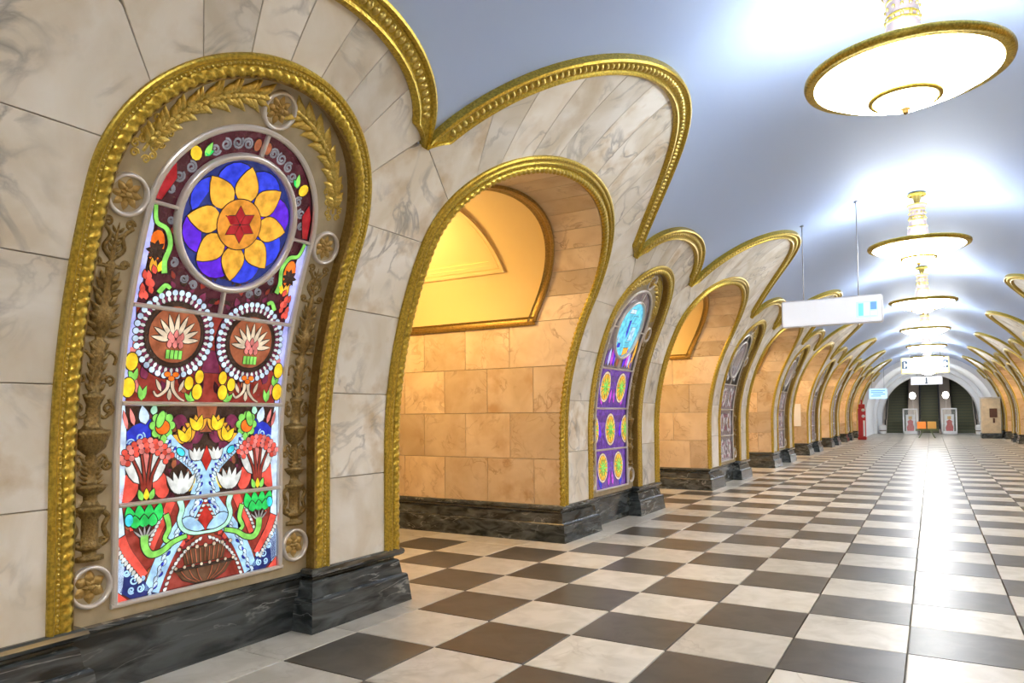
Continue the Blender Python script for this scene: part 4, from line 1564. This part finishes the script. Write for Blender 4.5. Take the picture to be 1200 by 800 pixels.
def purple_window(root):
    """second window: violet lights with yellow discs under a sky-blue roundel"""
    glass_back(root)
    W = Win(root)

    def ground(s0, s1, mat, n=6):
        mb = MB()
        for i in range(n):
            a, b = lerp(s0, s1, i / n), lerp(s0, s1, (i + 1) / n)
            poly_on(mb, [(-GA, a), (GA, a), (GA, b), (-GA, b)], GL + .003, .003)
        mb.build('ground_glass', mat, root)
    ground(GBOT, -.335, 'g_purple')
    ground(-.315, .505, 'g_purple')
    ground(.525, 1.32, 'g_purple')
    mb = MB()
    prev = None
    for i in range(25):
        s = lerp(1.34, GS0 + GTOP - .01, i / 24)
        w = GA if s <= GS0 else GA * math.sqrt(max(0, 1 - ((s - GS0) / GTOP) ** 2))
        if prev:
            poly_on(mb, [(-prev[1], prev[0]), (prev[1], prev[0]), (w, s), (-w, s)], GL + .003, .003)
        prev = (s, w)
    mb.build('ground_glass', 'g_taupe', root)

    def sun(y, s, r, rs, half=0):
        def cl(q):
            return [(max(-GA, min(GA, a)), b) for a, b in q]
        W.piece('disc_rim', cl(disc(y, s, r, rs, 24)), 'g_cream', 3)
        W.piece('disc_gold', cl(disc(y, s, r * .84, rs * .84, 24)), 'g_gold', 4)
        W.piece('disc_heart', cl(disc(y, s, r * .5, rs * .5, 18)), 'g_yellow', 5)
        W.many('disc_rays', [cl(petal(y, s, rs * .75, .014, 2 * PI * i / 12, 4)) for i in range(12)], 'g_lime', 6, False)
    sun(-.42, -.70, .25, .30)
    sun(.42, -.70, .25, .30)
    sun(0, .08, .26, .33)
    sun(-.84, .08, .24, .30)
    sun(.84, .08, .24, .30)
    sun(-.42, .95, .25, .31)
    sun(.42, .95, .25, .31)
    for s, mt in ((-1.08, 'g_royal'), (-.05, 'g_violet'), (.62, 'g_magenta')):
        for m in (-1, 1):
            W.piece('violet_leaf', petal(m * .5, s - .04, .38, .07, m * .3), mt, 2)
            W.piece('violet_leaf', petal(m * .12, s, .30, .05, -m * .2), 'g_magenta', 2)
    for m in (-1, 1):
        for i in range(4):
            W.piece('flare_glass', petal(m * (.25 + i * .14), 1.38, .42 - .03 * i, .06, m * (.25 - i * .12)), ('g_violet', 'g_magenta', 'g_lav', 'g_purple')[i], 4 + i % 2)
        W.piece('rose_flare', petal(m * .10, 1.38, .26, .06, -m * .25), 'g_rust', 4)
    W.piece('amber_flare', outline(curve([(.60, 1.40), (.74, 1.75), (.70, 2.0)], 4), .12, .10), 'g_gold', 5)
    W.piece('gold_foot', [(.05, 1.62), (.30, 1.70), (.30, 1.82), (.05, 1.78)], 'g_gold', 5)
    rd = MB()
    poly_on(rd, disc(0, 2.17, .575, n=40), GL + .008, .004)
    rd.build('roundel_ground', 'g_cyan', root)
    for i, (y, s, w, h, mt) in enumerate(((-.2, 2.3, .28, .14, 'g_sky'), (.15, 2.4, .3, .16, 'g_cyan'), (.22, 2.1, .24, .3, 'g_sky'), (-.28, 2.0, .22, .24, 'g_sky'), (-.05, 2.12, .12, .5, 'g_blue'), (.1, 1.85, .3, .12, 'g_cyan'), (-.1, 2.55, .3, .1, 'g_pale'), (-.25, 1.82, .16, .1, 'g_blue'))):
        W.piece('sky_piece', [(y - w / 2, s - h / 2), (y + w / 2, s - h / 2 + .02), (y + w / 2 - .02, s + h / 2), (y - w / 2 + .03, s + h / 2 - .01)], mt, 4 + i % 3)
    W.finish()


def grey_window(root):
    """the farther windows, seen from the side: smoky glass with pale ovals"""
    glass_back(root)
    W = Win(root)
    rnd = random.Random(11)
    for s0, s1 in ((GBOT, -.335), (-.315, .505), (.525, 1.32)):
        mb = MB()
        for i in range(5):
            a, b = lerp(s0, s1, i / 5), lerp(s0, s1, (i + 1) / 5)
            poly_on(mb, [(-GA, a), (GA, a), (GA, b), (-GA, b)], GL + .003, .003)
        mb.build('ground_glass', 'g_taupe', root)
        c = (s0 + s1) / 2
        for m in (-1, 1):
            W.piece('pale_oval', disc(m * .40, c, .22, .30, 18), 'g_lightgrey', 3)
            W.piece('brown_heart', disc(m * .40, c, .12, .18, 14), 'g_brown', 4)
        W.many('pale_leaves', [petal(rnd.uniform(.05, .75), rnd.uniform(s0 + .05, s1 - .22), .16, .03, rnd.uniform(-.6, .6), 4) for _ in range(14)], 'g_lightgrey', 5)
        W.many('smoky_leaves', [petal(rnd.uniform(.05, .75), rnd.uniform(s0 + .05, s1 - .22), .14, .035, rnd.uniform(-.6, .6), 4) for _ in range(10)], 'g_plum', 5)
    rd = MB()
    poly_on(rd, disc(0, 2.17, .575, n=36), GL + .008, .004)
    rd.build('roundel_ground', 'g_taupe', root)
    for i in range(8):
        a = 2 * PI * i / 8
        W.piece('roundel_petal', petal(.12 * math.sin(a), 2.17 + .12 * math.cos(a), .36, .09, a), 'g_grey', 5)
    W.many('pale_leaves', [petal(rnd.uniform(.3, .6), rnd.uniform(1.36, 1.6), .16, .03, rnd.uniform(-.6, .6), 4) for _ in range(8)], 'g_lightgrey', 4)
    W.finish()


wins = []
root = empty('stained_glass_window', (-R, NC, 0))
window_frame(root)
NFRAME = list(root.children)
frames = root


def frame_copy(loc, rz):
    r = empty('stained_glass_window', loc, rz)
    for ch in NFRAME:
        copy_tree(ch, r)
    return r


root2 = frame_copy((-R, NC + PIT, 0), 0)
root3 = frame_copy((-R, NC + 2 * PIT, 0), 0)
flower_window(root)
purple_window(root2)
grey_window(root3)
tag(root, 'arched stained glass window with a yellow flower on blue roundel, set in gold', 'window', 'stained glass windows in the pylons')
tag(root2, 'arched stained glass window of purple panes with yellow discs and sky-blue roundel', 'window', 'stained glass windows in the pylons')
tag(root3, 'smoky grey stained glass window in the third pylon of the left row', 'window', 'stained glass windows in the pylons')
for side, x, rz in SIDES:
    for k in range(-1, 8):
        if side == 'left' and k in (0, 1, 2):
            continue
        o = copy_tree(root3)
        o.location = (x * T, (NC + k * PIT) * T, 0)
        o.rotation_euler = (0, 0, rz)
        tag(o, 'smoky grey stained glass window in the %s pylon of the %s row' % ('camera-side' if k < 0 else ORD[k], side), 'window', 'stained glass windows in the pylons')

# ------------------------------------------------------------------ chandeliers
CX = 0.10                       # hall axis as the lamps hang
ZR = 6.10                       # height of the big gold rim
ZT = ZC + R + .03               # crown of the vault


def make_chandelier():
    root = empty('chandelier', (0, 0, 0))
    top = ZT - ZR               # z measured from the rim
    mb = MB()
    mb.lathe([(1.00, .045), (1.03, .05), (1.055, .035), (1.06, 0), (1.05, -.03), (1.02, -.045), (.99, -.04), (.965, -.05), (.935, -.045), (.93, -.02), (.95, .02), (1.00, .045)], 72)
    mb.build('gold_rim', 'gold', root)
    mb = MB()
    mb.lathe([(1.0, -.03), (.94, -.05), (.80, -.13), (.60, -.215), (.42, -.26), (.36, -.27)], 64)
    mb.build('bowl', 'bowl_glass', root)
    mb = MB()
    mb.lathe([(.36, -.25), (.375, -.255), (.385, -.275), (.375, -.30), (.35, -.31), (.325, -.305), (.32, -.28), (.34, -.255), (.36, -.25)], 48)
    mb.build('small_gold_rim', 'gold', root)
    mb = MB()
    mb.lathe([(.34, -.29), (.30, -.33), (.20, -.375), (.08, -.395), (.03, -.398)], 40)
    mb.build('small_bowl', 'bowl_glass', root)
    mb = MB()
    mb.lathe([(.0, -.385), (.05, -.39), (.055, -.405), (.03, -.42), (.035, -.435), (.02, -.455), (0, -.47)], 16)
    mb.build('finial', 'gold_dark', root)
    # flared column of white glass with gold bands
    mb = MB()
    mb.lathe([(.30, -.10), (.27, .05), (.235, .22), (.205, .38), (.185, .50), (.17, .60), (.165, .75), (.165, .86), (.19, .92), (.205, .955), (.20, .96), (.13, .94), (.12, .60)], 32)
    col = mb.build('column', 'chandelier_white', root)
    for z, r in ((.44, .205), (.60, .178), (.67, .174), (.84, .172), (.945, .21)):
        mb = MB()
        mb.lathe([(r - .012, -.014), (r, -.012), (r + .006, 0), (r, .012), (r - .012, .014)], 32, (0, 0, z))
        mb.build('gold_band', 'gold', col)
    mb = MB()
    for i in range(12):
        a = 2 * PI * i / 12
        for dz, rr in ((.635, .176), (.755, .172)):
            mb.lathe([(0, -.025), (.018, -.012), (.018, .012), (0, .025)], 6, (rr * math.cos(a), rr * math.sin(a), dz))
    mb.build('gold_bosses', 'gold_bright', col, None, 'stuff')
    mb = MB()
    mb.lathe([(.03, .90), (.03, 1.0), (.06, 1.02), (.07, 1.05), (.09, 1.12), (.095, 1.17), (.11, 1.19), (.05, 1.20), (.04, 1.27)], 20)
    mb.build('gold_cup', 'gold_bright', root)
    mb = MB()
    mb.lathe([(.0, top - .02), (.16, top - .02), (.19, top - .035), (.20, top - .06), (.19, top - .085), (.16, top - .09), (.145, top - .07), (.10, top - .06), (.03, top - .08), (.03, 1.2)], 32)
    mb.build('ceiling_ring', 'gold', root)
    # added opaque disc, unseen, blocks the bowl's upward glow; up-light lamp stands on it
    mb = MB()
    mb.lathe([(.97, .0), (.93, .01), (.25, -.06)], 48)
    mb.build('light_baffle', 'white_paint', root)
    l = bpy.data.lights.new('up_light', 'POINT')
    l.energy = UP_W
    l.color = (0.86, 0.93, 1.0)
    l.shadow_soft_size = 0.10
    for a in (0.6, 0.6 + 2 * PI / 3, 0.6 + 4 * PI / 3):
        lo = bpy.data.objects.new('light', l)
        COL.objects.link(lo)
        lo.parent = root
        lo.location = (.8 * T * math.cos(a), .8 * T * math.sin(a), .10 * T)
    return root


ch = make_chandelier()
for k in range(-1, 8):
    o = place(ch, 'c', (CX, PC + k * PIT, ZR), 0)
    if k == -1:
        lb = 'gold-rimmed white glass chandelier above the camera, outside the picture'
    elif k == 0:
        lb = 'largest gold-rimmed white glass chandelier, cut off by the top edge'
    elif k == 7:
        lb = 'smallest gold-rimmed chandelier, last of the row before the escalators'
    else:
        lb = 'gold-rimmed white glass chandelier, %s from the camera in the row' % ORD[k]
    tag(o, lb, 'chandelier', 'chandeliers along the crown of the vault')

# ------------------------------------------------------------------ hanging signs


def vault_z(x):
    return ZC + math.sqrt((R + .03) ** 2 - x * x)


def rounded(x0, x1, z0, z1, r, n=5):
    pts = []
    for cx, cz, a0 in ((x1 - r, z1 - r, 0), (x0 + r, z1 - r, PI / 2), (x0 + r, z0 + r, PI), (x1 - r, z0 + r, 3 * PI / 2)):
        for i in range(n + 1):
            a = a0 + PI / 2 * i / n
            pts.append((cx + r * math.cos(a), cz + r * math.sin(a)))
    return pts


def plate(mb, pts, y0, y1):
    """vertical plate with outline pts (x, z) between y0 (front, faces the camera) and y1"""
    n = len(pts)
    v = [(x, y0, z) for x, z in pts] + [(x, y1, z) for x, z in pts]
    mb.add(v, [tuple(range(n)), tuple(range(2 * n - 1, n - 1, -1))] + [(i, n + i, n + (i + 1) % n, (i + 1) % n) for i in range(n)])


def hang_sign(name, x0, x1, y, z0, z1, rods, frame_mat, face_mat='sign_white', th=.12, bw=.03, rod_r=.012):
    cx = (x0 + x1) / 2
    root = empty(name, (cx, y, z0))
    mb = MB()
    plate(mb, rounded(x0 - cx, x1 - cx, 0, z1 - z0, .05), -th / 2, th / 2)
    mb.build('case', frame_mat, root)
    for fy in (-1, 1):
        mb = MB()
        pts = rounded(x0 - cx + bw, x1 - cx - bw, bw, z1 - z0 - bw, .03)
        plate(mb, pts if fy < 0 else pts, *((-th / 2 - .012, -th / 2 + .01) if fy < 0 else (th / 2 - .01, th / 2 + .012)))
        mb.build('face', face_mat, root)
    for rx in rods:
        mb = MB()
        mb.rod((rx - cx, 0, z1 - z0 - .02), (rx - cx, 0, vault_z(rx) - z0), rod_r)
        mb.lathe([(0, 0), (.04, 0), (.05, -.03), (.0, -.04)], 12, (rx - cx, 0, vault_z(rx) - z0))
        mb.build('rod', 'rod_metal', root)
    return root, -th / 2 - .012, cx


YS = 12.7
sg, fy, cx = hang_sign('direction_sign', 0.155 - 3, 2.36 - 3, YS, 4.335, 4.985, (0.66 - 3, 1.86 - 3), 'sign_frame')
tag(sg, 'white hanging direction sign with small blue pictogram, nearest the camera', 'sign', 'hanging signs')


def decal(parent, pts, mat, y, lift=.006, name='pictogram'):
    mb = MB()
    plate(mb, pts, y - lift, y)
    mb.build(name, mat, parent)


rect = lambda x0, x1, z0, z1: [(x0, z0), (x1, z0), (x1, z1), (x0, z1)]
decal(sg, rect(.55, 1.00, .13, .50), 'sign_sky', fy)
decal(sg, rect(.60, .70, .17, .46), 'sign_teal', fy - .006)
decal(sg, rect(.71, .83, .17, .47), 'sign_white', fy - .006)
decal(sg, rect(.85, .98, .30, .48), 'sign_blue', fy - .006)
decal(sg, rect(.85, .98, .17, .27), 'sign_white', fy - .006)
decal(sg, rect(.57, .99, .14, .165), 'sign_sky', fy - .006)

s2, fy2, cx2 = hang_sign('exit_sign', 1.40 - 3, 4.45 - 3, 54, 5.05, 6.25, (2.0 - 3, 3.9 - 3), 'sign_gold_frame', bw=.09)
tag(s2, 'white hanging sign with yellow edge and dark pictograms at both ends', 'sign', 'hanging signs')
for mx, flip in ((-1.28, 1), (1.28, -1)):
    decal(s2, rect(mx - .17 if flip > 0 else mx - .13, mx - .05 if flip > 0 else mx - .07, .40, .92), 'sign_navy', fy2)
    decal(s2, rect(mx + .03, mx + .17, .40, .92), 'sign_navy', fy2)
    decal(s2, rect(mx - .13, mx + .13, .86, .95), 'sign_navy', fy2 - .006)
    decal(s2, rect(mx - .13, mx + .13, .38, .44), 'sign_navy', fy2 - .006)
    decal(s2, rect(mx + .06, mx + .13, .55, .75), 'sign_white', fy2 - .006)
    decal(s2, rect(mx - .16, mx + .16, .22, .27), 'sign_gold_frame', fy2)
s3, fy3, cx3 = hang_sign('light_box', 1.72 - 3, 4.16 - 3, 67, 4.66, 5.42, (2.2 - 3, 3.7 - 3), 'sign_frame')
tag(s3, 'bright white light box hanging in front of the escalators', 'sign', 'hanging signs')
decal(s3, rect(-.05, .05, .12, .62), 'sign_navy', fy3)
decal(s3, rect(-.11, .11, .10, .18), 'sign_navy', fy3 - .006)
s4, fy4, cx4 = hang_sign('information_sign', -.95 - 3, .30 - 3, 57, 3.32, 4.12, (-.75 - 3, .10 - 3), 'sign_sky', 'sign_sky')
tag(s4, 'pale blue information sign hanging beside the red column', 'sign', 'hanging signs')
for i, (a, b) in enumerate(((-.5, .5), (-.5, .35), (-.35, .5), (-.5, .2))):
    decal(s4, rect(a, b, .60 - i * .14, .68 - i * .14), 'sign_blue', fy4, name='text_line')

# ------------------------------------------------------------------ end of the hall and escalators
DE, DM = D1, 80.0
RI, RO = 4.35, 4.75


def arch_wall(mb, y, r_in, r_out, z0=0.0, n=40, flip=False):
    """wall across the hall: ring from the arched opening r_in out to r_out, jambs straight below ZC"""
    rows = []
    for r in (r_in, r_out):
        row = [(-r, y, z0), (-r, y, ZC)] + [(-r * math.cos(PI * i / n), y, ZC + r * math.sin(PI * i / n)) for i in range(1, n)] + [(r, y, ZC), (r, y, z0)]
        rows.append(row)
    mb.grid(rows, False, False, flip)


def arch_barrel(mb, y0, y1, r, z0=0.0, n=40):
    row = [(-r, z0), (-r, ZC)] + [(-r * math.cos(PI * i / n), ZC + r * math.sin(PI * i / n)) for i in range(1, n)] + [(r, ZC), (r, z0)]
    mb.grid([[(x, y0, z) for x, z in row], [(x, y1, z) for x, z in row]], True)


mb = MB()
arch_wall(mb, DE, 5.05, 13.4)
arch_barrel(mb, DE, DM - 2, 5.05)
mb.build('wall_end', 'end_white', None, 'white arched end of the hall before the escalators', 'structure')
mb = MB()
arch_wall(mb, DM - 2, RO, 5.3)
arch_barrel(mb, DM - 2, DM, RO)
arch_wall(mb, DM, RI, RO)
mb.build('trim_1', 'end_white', None, 'stepped white arch framing the escalator tunnel', 'structure')
# tunnel of the escalators, rising at thirty degrees
mb = MB()
SL = math.tan(math.radians(30))
n = 30
row = [(-RI, 0.0), (-RI, ZC)] + [(-RI * math.cos(PI * i / n), ZC + RI * math.sin(PI * i / n)) for i in range(1, n)] + [(RI, ZC), (RI, 0)]
mb.grid([[(x, DM, z) for x, z in row], [(x, DM + 3, z) for x, z in row], [(x, DM + 17, z + 14 * SL) for x, z in row]], True)
mb.add([(x, DM + 17, z + 14 * SL) for x, z in row], [tuple(range(len(row)))])
mb.build('wall_tunnel', 'end_white', None, 'white vault of the sloping escalator tunnel', 'structure')
# wall behind the camera
mb = MB()
mb.add([(-13.4, D0, 0), (13.4, D0, 0), (13.4, D0, 7.5), (-13.4, D0, 7.5)], [(3, 2, 1, 0)])
mb.build('wall_near', 'marble_white', None, 'marble wall closing the hall behind the camera', 'structure')

Y0 = DM - 0.3


def escalator(cx, w, label):
    root = empty('escalator', (cx, Y0, 0))
    mb = MB()
    mb.box(-w / 2, w / 2, 0, 1.0, 0.0, 0.03)
    mb.build('comb_plate', 'balustrade_metal', root)
    a, b = MB(), MB()
    run, rise = 0.55, 0.55 * SL
    for i in range(28):
        y, z = 1.0 + i * run, rise * i
        a.box(-w / 2, w / 2, y, y + run + .02, z - .3, z + rise)
        b.box(-w / 2, w / 2, y - .01, y + .03, z + rise - .03, z + rise + .004)
    a.build('steps', 'step_dark', root, None, 'stuff')
    b.build('step_edges', 'step_edge', root, None, 'stuff')
    for m in (-1, 1):
        x0, x1 = sorted((m * (w / 2 + .02), m * (w / 2 + .10)))
        mb = MB()
        pr = [(-.2, .02), (-.25, .9), (-.1, 1.35), (1.0, 1.4), (16, 1.4 + 15 * SL), (16, 15 * SL), (1, .02)]
        k = len(pr)
        v = [(x0, y, z) for y, z in pr] + [(x1, y, z) for y, z in pr]
        mb.add(v, [tuple(range(k)), tuple(range(2 * k - 1, k - 1, -1))] + [(i, k + i, k + (i + 1) % k, (i + 1) % k) for i in range(k)])
        mb.build('balustrade', 'balustrade', root)
        mb = MB()
        xm = (x0 + x1) / 2
        pp = [(-.25, .5), (-.32, .9), (-.2, 1.32), (-.02, 1.45), (1.0, 1.47), (16, 1.47 + 15 * SL)]
        for p, q in zip(pp[:-1], pp[1:]):
            mb.rod((xm, *p), (xm, *q), .06, 8)
        mb.build('handrail', 'handrail', root)
    return root


for cxx, w, lb in ((-3.05, 1.9, 'dark escalator rising on the left of the far tunnel'), (0.0, 1.65, 'dark escalator rising in the middle of the far tunnel'), (3.05, 1.9, 'dark escalator rising on the right of the far tunnel')):
    tag(escalator(cxx + .05, w, lb), lb, 'escalator', 'escalators at the far end')

for i, (x0, x1) in enumerate(((-4.3, -4.12), (-1.95, -.95), (1.05, 2.05), (4.22, 4.34))):
    mb = MB()
    pr = [(.0, .0), (.0, 1.1), (.3, 1.2), (1.2, 1.25), (16, 1.25 + 14.8 * SL), (16, 14 * SL), (1.2, 0)]
    k = len(pr)
    v = [(x0, Y0 + y, z) for y, z in pr] + [(x1, Y0 + y, z) for y, z in pr]
    mb.add(v, [tuple(range(k)), tuple(range(2 * k - 1, k - 1, -1))] + [(j, k + j, k + (j + 1) % k, (j + 1) % k) for j in range(k)])
    mb.build('trim_%d' % (i + 2), 'balustrade', None, 'sloping beige deck beside the escalators', 'structure')
for m, sd in ((-1, 'left'), (1, 'right')):
    # lamp standards between the escalators
    root = empty('lamp_standard', (m * 1.5 + .05, Y0 + 1.0, 1.24))
    mb = MB()
    mb.lathe([(0, -.02), (.16, -.02), (.16, .2), (.06, .35), (.05, 2.2), (.12, 2.3), (.16, 2.42), (.0, 2.43)], 16)
    mb.build('post', 'balustrade', root)
    mb = MB()
    mb.lathe([(.0, 2.4), (.18, 2.46), (.28, 2.66), (.29, 2.8), (.22, 3.0), (.08, 3.1), (0, 3.12)], 20)
    mb.build('globe', 'lamp_globe', root)
    tag(root, 'white globe lamp on a post, %s of the middle escalator' % sd, 'lamp', 'globe lamps between the escalators')
    # glazed cabin with a red poster
    root = empty('glazed_cabin', (m * 1.72 + .05, Y0 - .75, 0))
    mb = MB()
    for x in (-.62, .62):
        for y in (-.5, .5):
            mb.box(x - .05, x + .05, y - .05, y + .05, 0, 2.55)
    mb.box(-.67, .67, -.55, .55, 2.5, 2.62)
    mb.box(-.67, .67, -.55, .55, 0, .28)
    mb.build('frame', 'white_paint', root)
    mb = MB()
    mb.box(-.57, .57, -.52, -.49, .28, 2.5)
    mb.build('pane', 'clear_glass', root)
    mb = MB()
    mb.box(-.40, .40, -.30, -.26, .30, 2.0)
    p = mb.build('poster', 'white_paint', root)
    mb = MB()
    v = [(-.30, -.31, .32), (.30, -.31, .32), (.34, -.31, .75), (.22, -.31, 1.05), (.26, -.31, 1.3), (.0, -.31, 1.5), (-.26, -.31, 1.3), (-.2, -.31, 1.0), (-.34, -.31, .7)]
    mb.add(v + [(x, -.302, z) for x, _, z in v], [tuple(range(9))] + [(i, 9 + i, 9 + (i + 1) % 9, (i + 1) % 9) for i in range(9)])
    mb.build('red_print', 'red_paint', p)
    mb = MB()
    mb.box(-.16, .16, -.315, -.30, 1.5, 1.82)
    mb.build('amber_print', 'amber_panel', p)
    tag(root, 'white framed glass cabin with red and white poster, %s of the middle escalator' % sd, 'cabin', 'glazed cabins between the escalators')
    # rounded white block beside the outer escalators
    root = empty('white_bollard', (m * 4.35 * .98 + .03, Y0 - .9, 0))
    mb = MB()
    mb.lathe([(0, .95), (.25, .93), (.34, .82), (.36, .6), (.30, .3), (.28, 0)], 20)
    mb.build('body', 'white_paint', root)
    mb = MB()
    mb.lathe([(.29, .30), (.33, .31), (.33, .38), (.30, .39)], 20)
    mb.build('band', 'dark_panel', root)
    tag(root, 'rounded white bollard at the foot of the %s escalator' % sd, 'bollard', 'white bollards by the escalators')

# barrier on a trestle in front of the middle escalator
root = empty('trestle_barrier', (-.15, 66, 0))
mb = MB()
mb.box(-.85, .85, -.06, .06, .62, .78, .02)
mb.build('beam', 'green_metal', root)
for x in (-.55, .55):
    for dy in (-1, 1):
        mb = MB()
        mb.rod((x * .5, 0, .66), (x * 1.1, dy * .38, 0), .05, 8)
        mb.build('leg', 'green_metal', root)
mb = MB()
mb.box(-.72, -.05, -.08, -.03, .80, 1.42, .015)
mb.build('board', 'orange_panel', root)
mb = MB()
mb.box(.05, .72, -.08, -.03, .80, 1.42, .015)
mb.build('board', 'amber_panel', root)
tag(root, 'low trestle barrier with orange boards before the middle escalator', 'barrier')

# red column on the left, dark red panel behind it
root = empty('red_column', (-1.75 - 3, 60, 0))
mb = MB()
mb.box(-.32, .32, -.3, .3, 0, .25, .03)
mb.box(-.28, .28, -.26, .26, .25, 2.6, .05)
mb.build('body', 'red_paint', root)
mb = MB()
mb.box(-.24, .24, -.22, .22, 2.6, 2.95, .05)
mb.box(-.06, .06, -.06, .06, 2.95, 3.3)
mb.build('cap', 'red_paint', root)
for z in (1.95, 2.45):
    mb = MB()
    mb.lathe([(0, 0), (.13, 0), (.13, .05), (0, .06)], 16)
    o = mb.build('white_disc', 'white_paint', root)
    o.rotation_euler = (PI / 2, 0, 0)
    o.location = (0.12 * T, -.26 * T, z * T)
mb = MB()
mb.box(.10, .24, -.29, -.25, .3, 1.6)
mb.build('side_stripe', 'white_paint', root)
tag(root, 'bright red emergency call column standing on the left, far down the hall', 'column')

# service booth on the right
root = empty('service_booth', (7.55 - 3, 66.5, 0))
mb = MB()
mb.box(-.68, .68, -.5, 1.4, .42, 3.35, .03)
mb.build('body', 'booth_wood', root)
mb = MB()
mb.box(-.72, .72, -.56, 1.4, 0, .42, .03)
mb.build('base', 'marble_dark', root)
mb = MB()
mb.box(-.72, .72, -.55, 1.4, 3.35, 3.47, .02)
mb.build('cornice', 'pewter', root)
mb = MB()
mb.box(-.12, .42, -.55, -.49, 1.75, 2.5, .015)
mb.build('window', 'dark_panel', root)
mb = MB()
mb.box(.10, .24, -.56, -.49, 1.3, 1.7, .01)
mb.build('call_box', 'dark_panel', root)
tag(root, 'beige panelled service booth with dark window at the right wall', 'booth')

# notice on the far jamb of the fourth passage
mb = MB()
zp = (1.55, 2.75)
mb.box(-.45, .45, -.02, .0, 0, zp[1] - zp[0], .004)
o = mb.build('paper_notice', 'paper')
o.location = ((-R - .75) * T, (PC + 3 * PIT + JW - .03) * T, zp[0] * T)
tag(o, 'white paper notice on the marble jamb of the fourth left passage', 'poster')
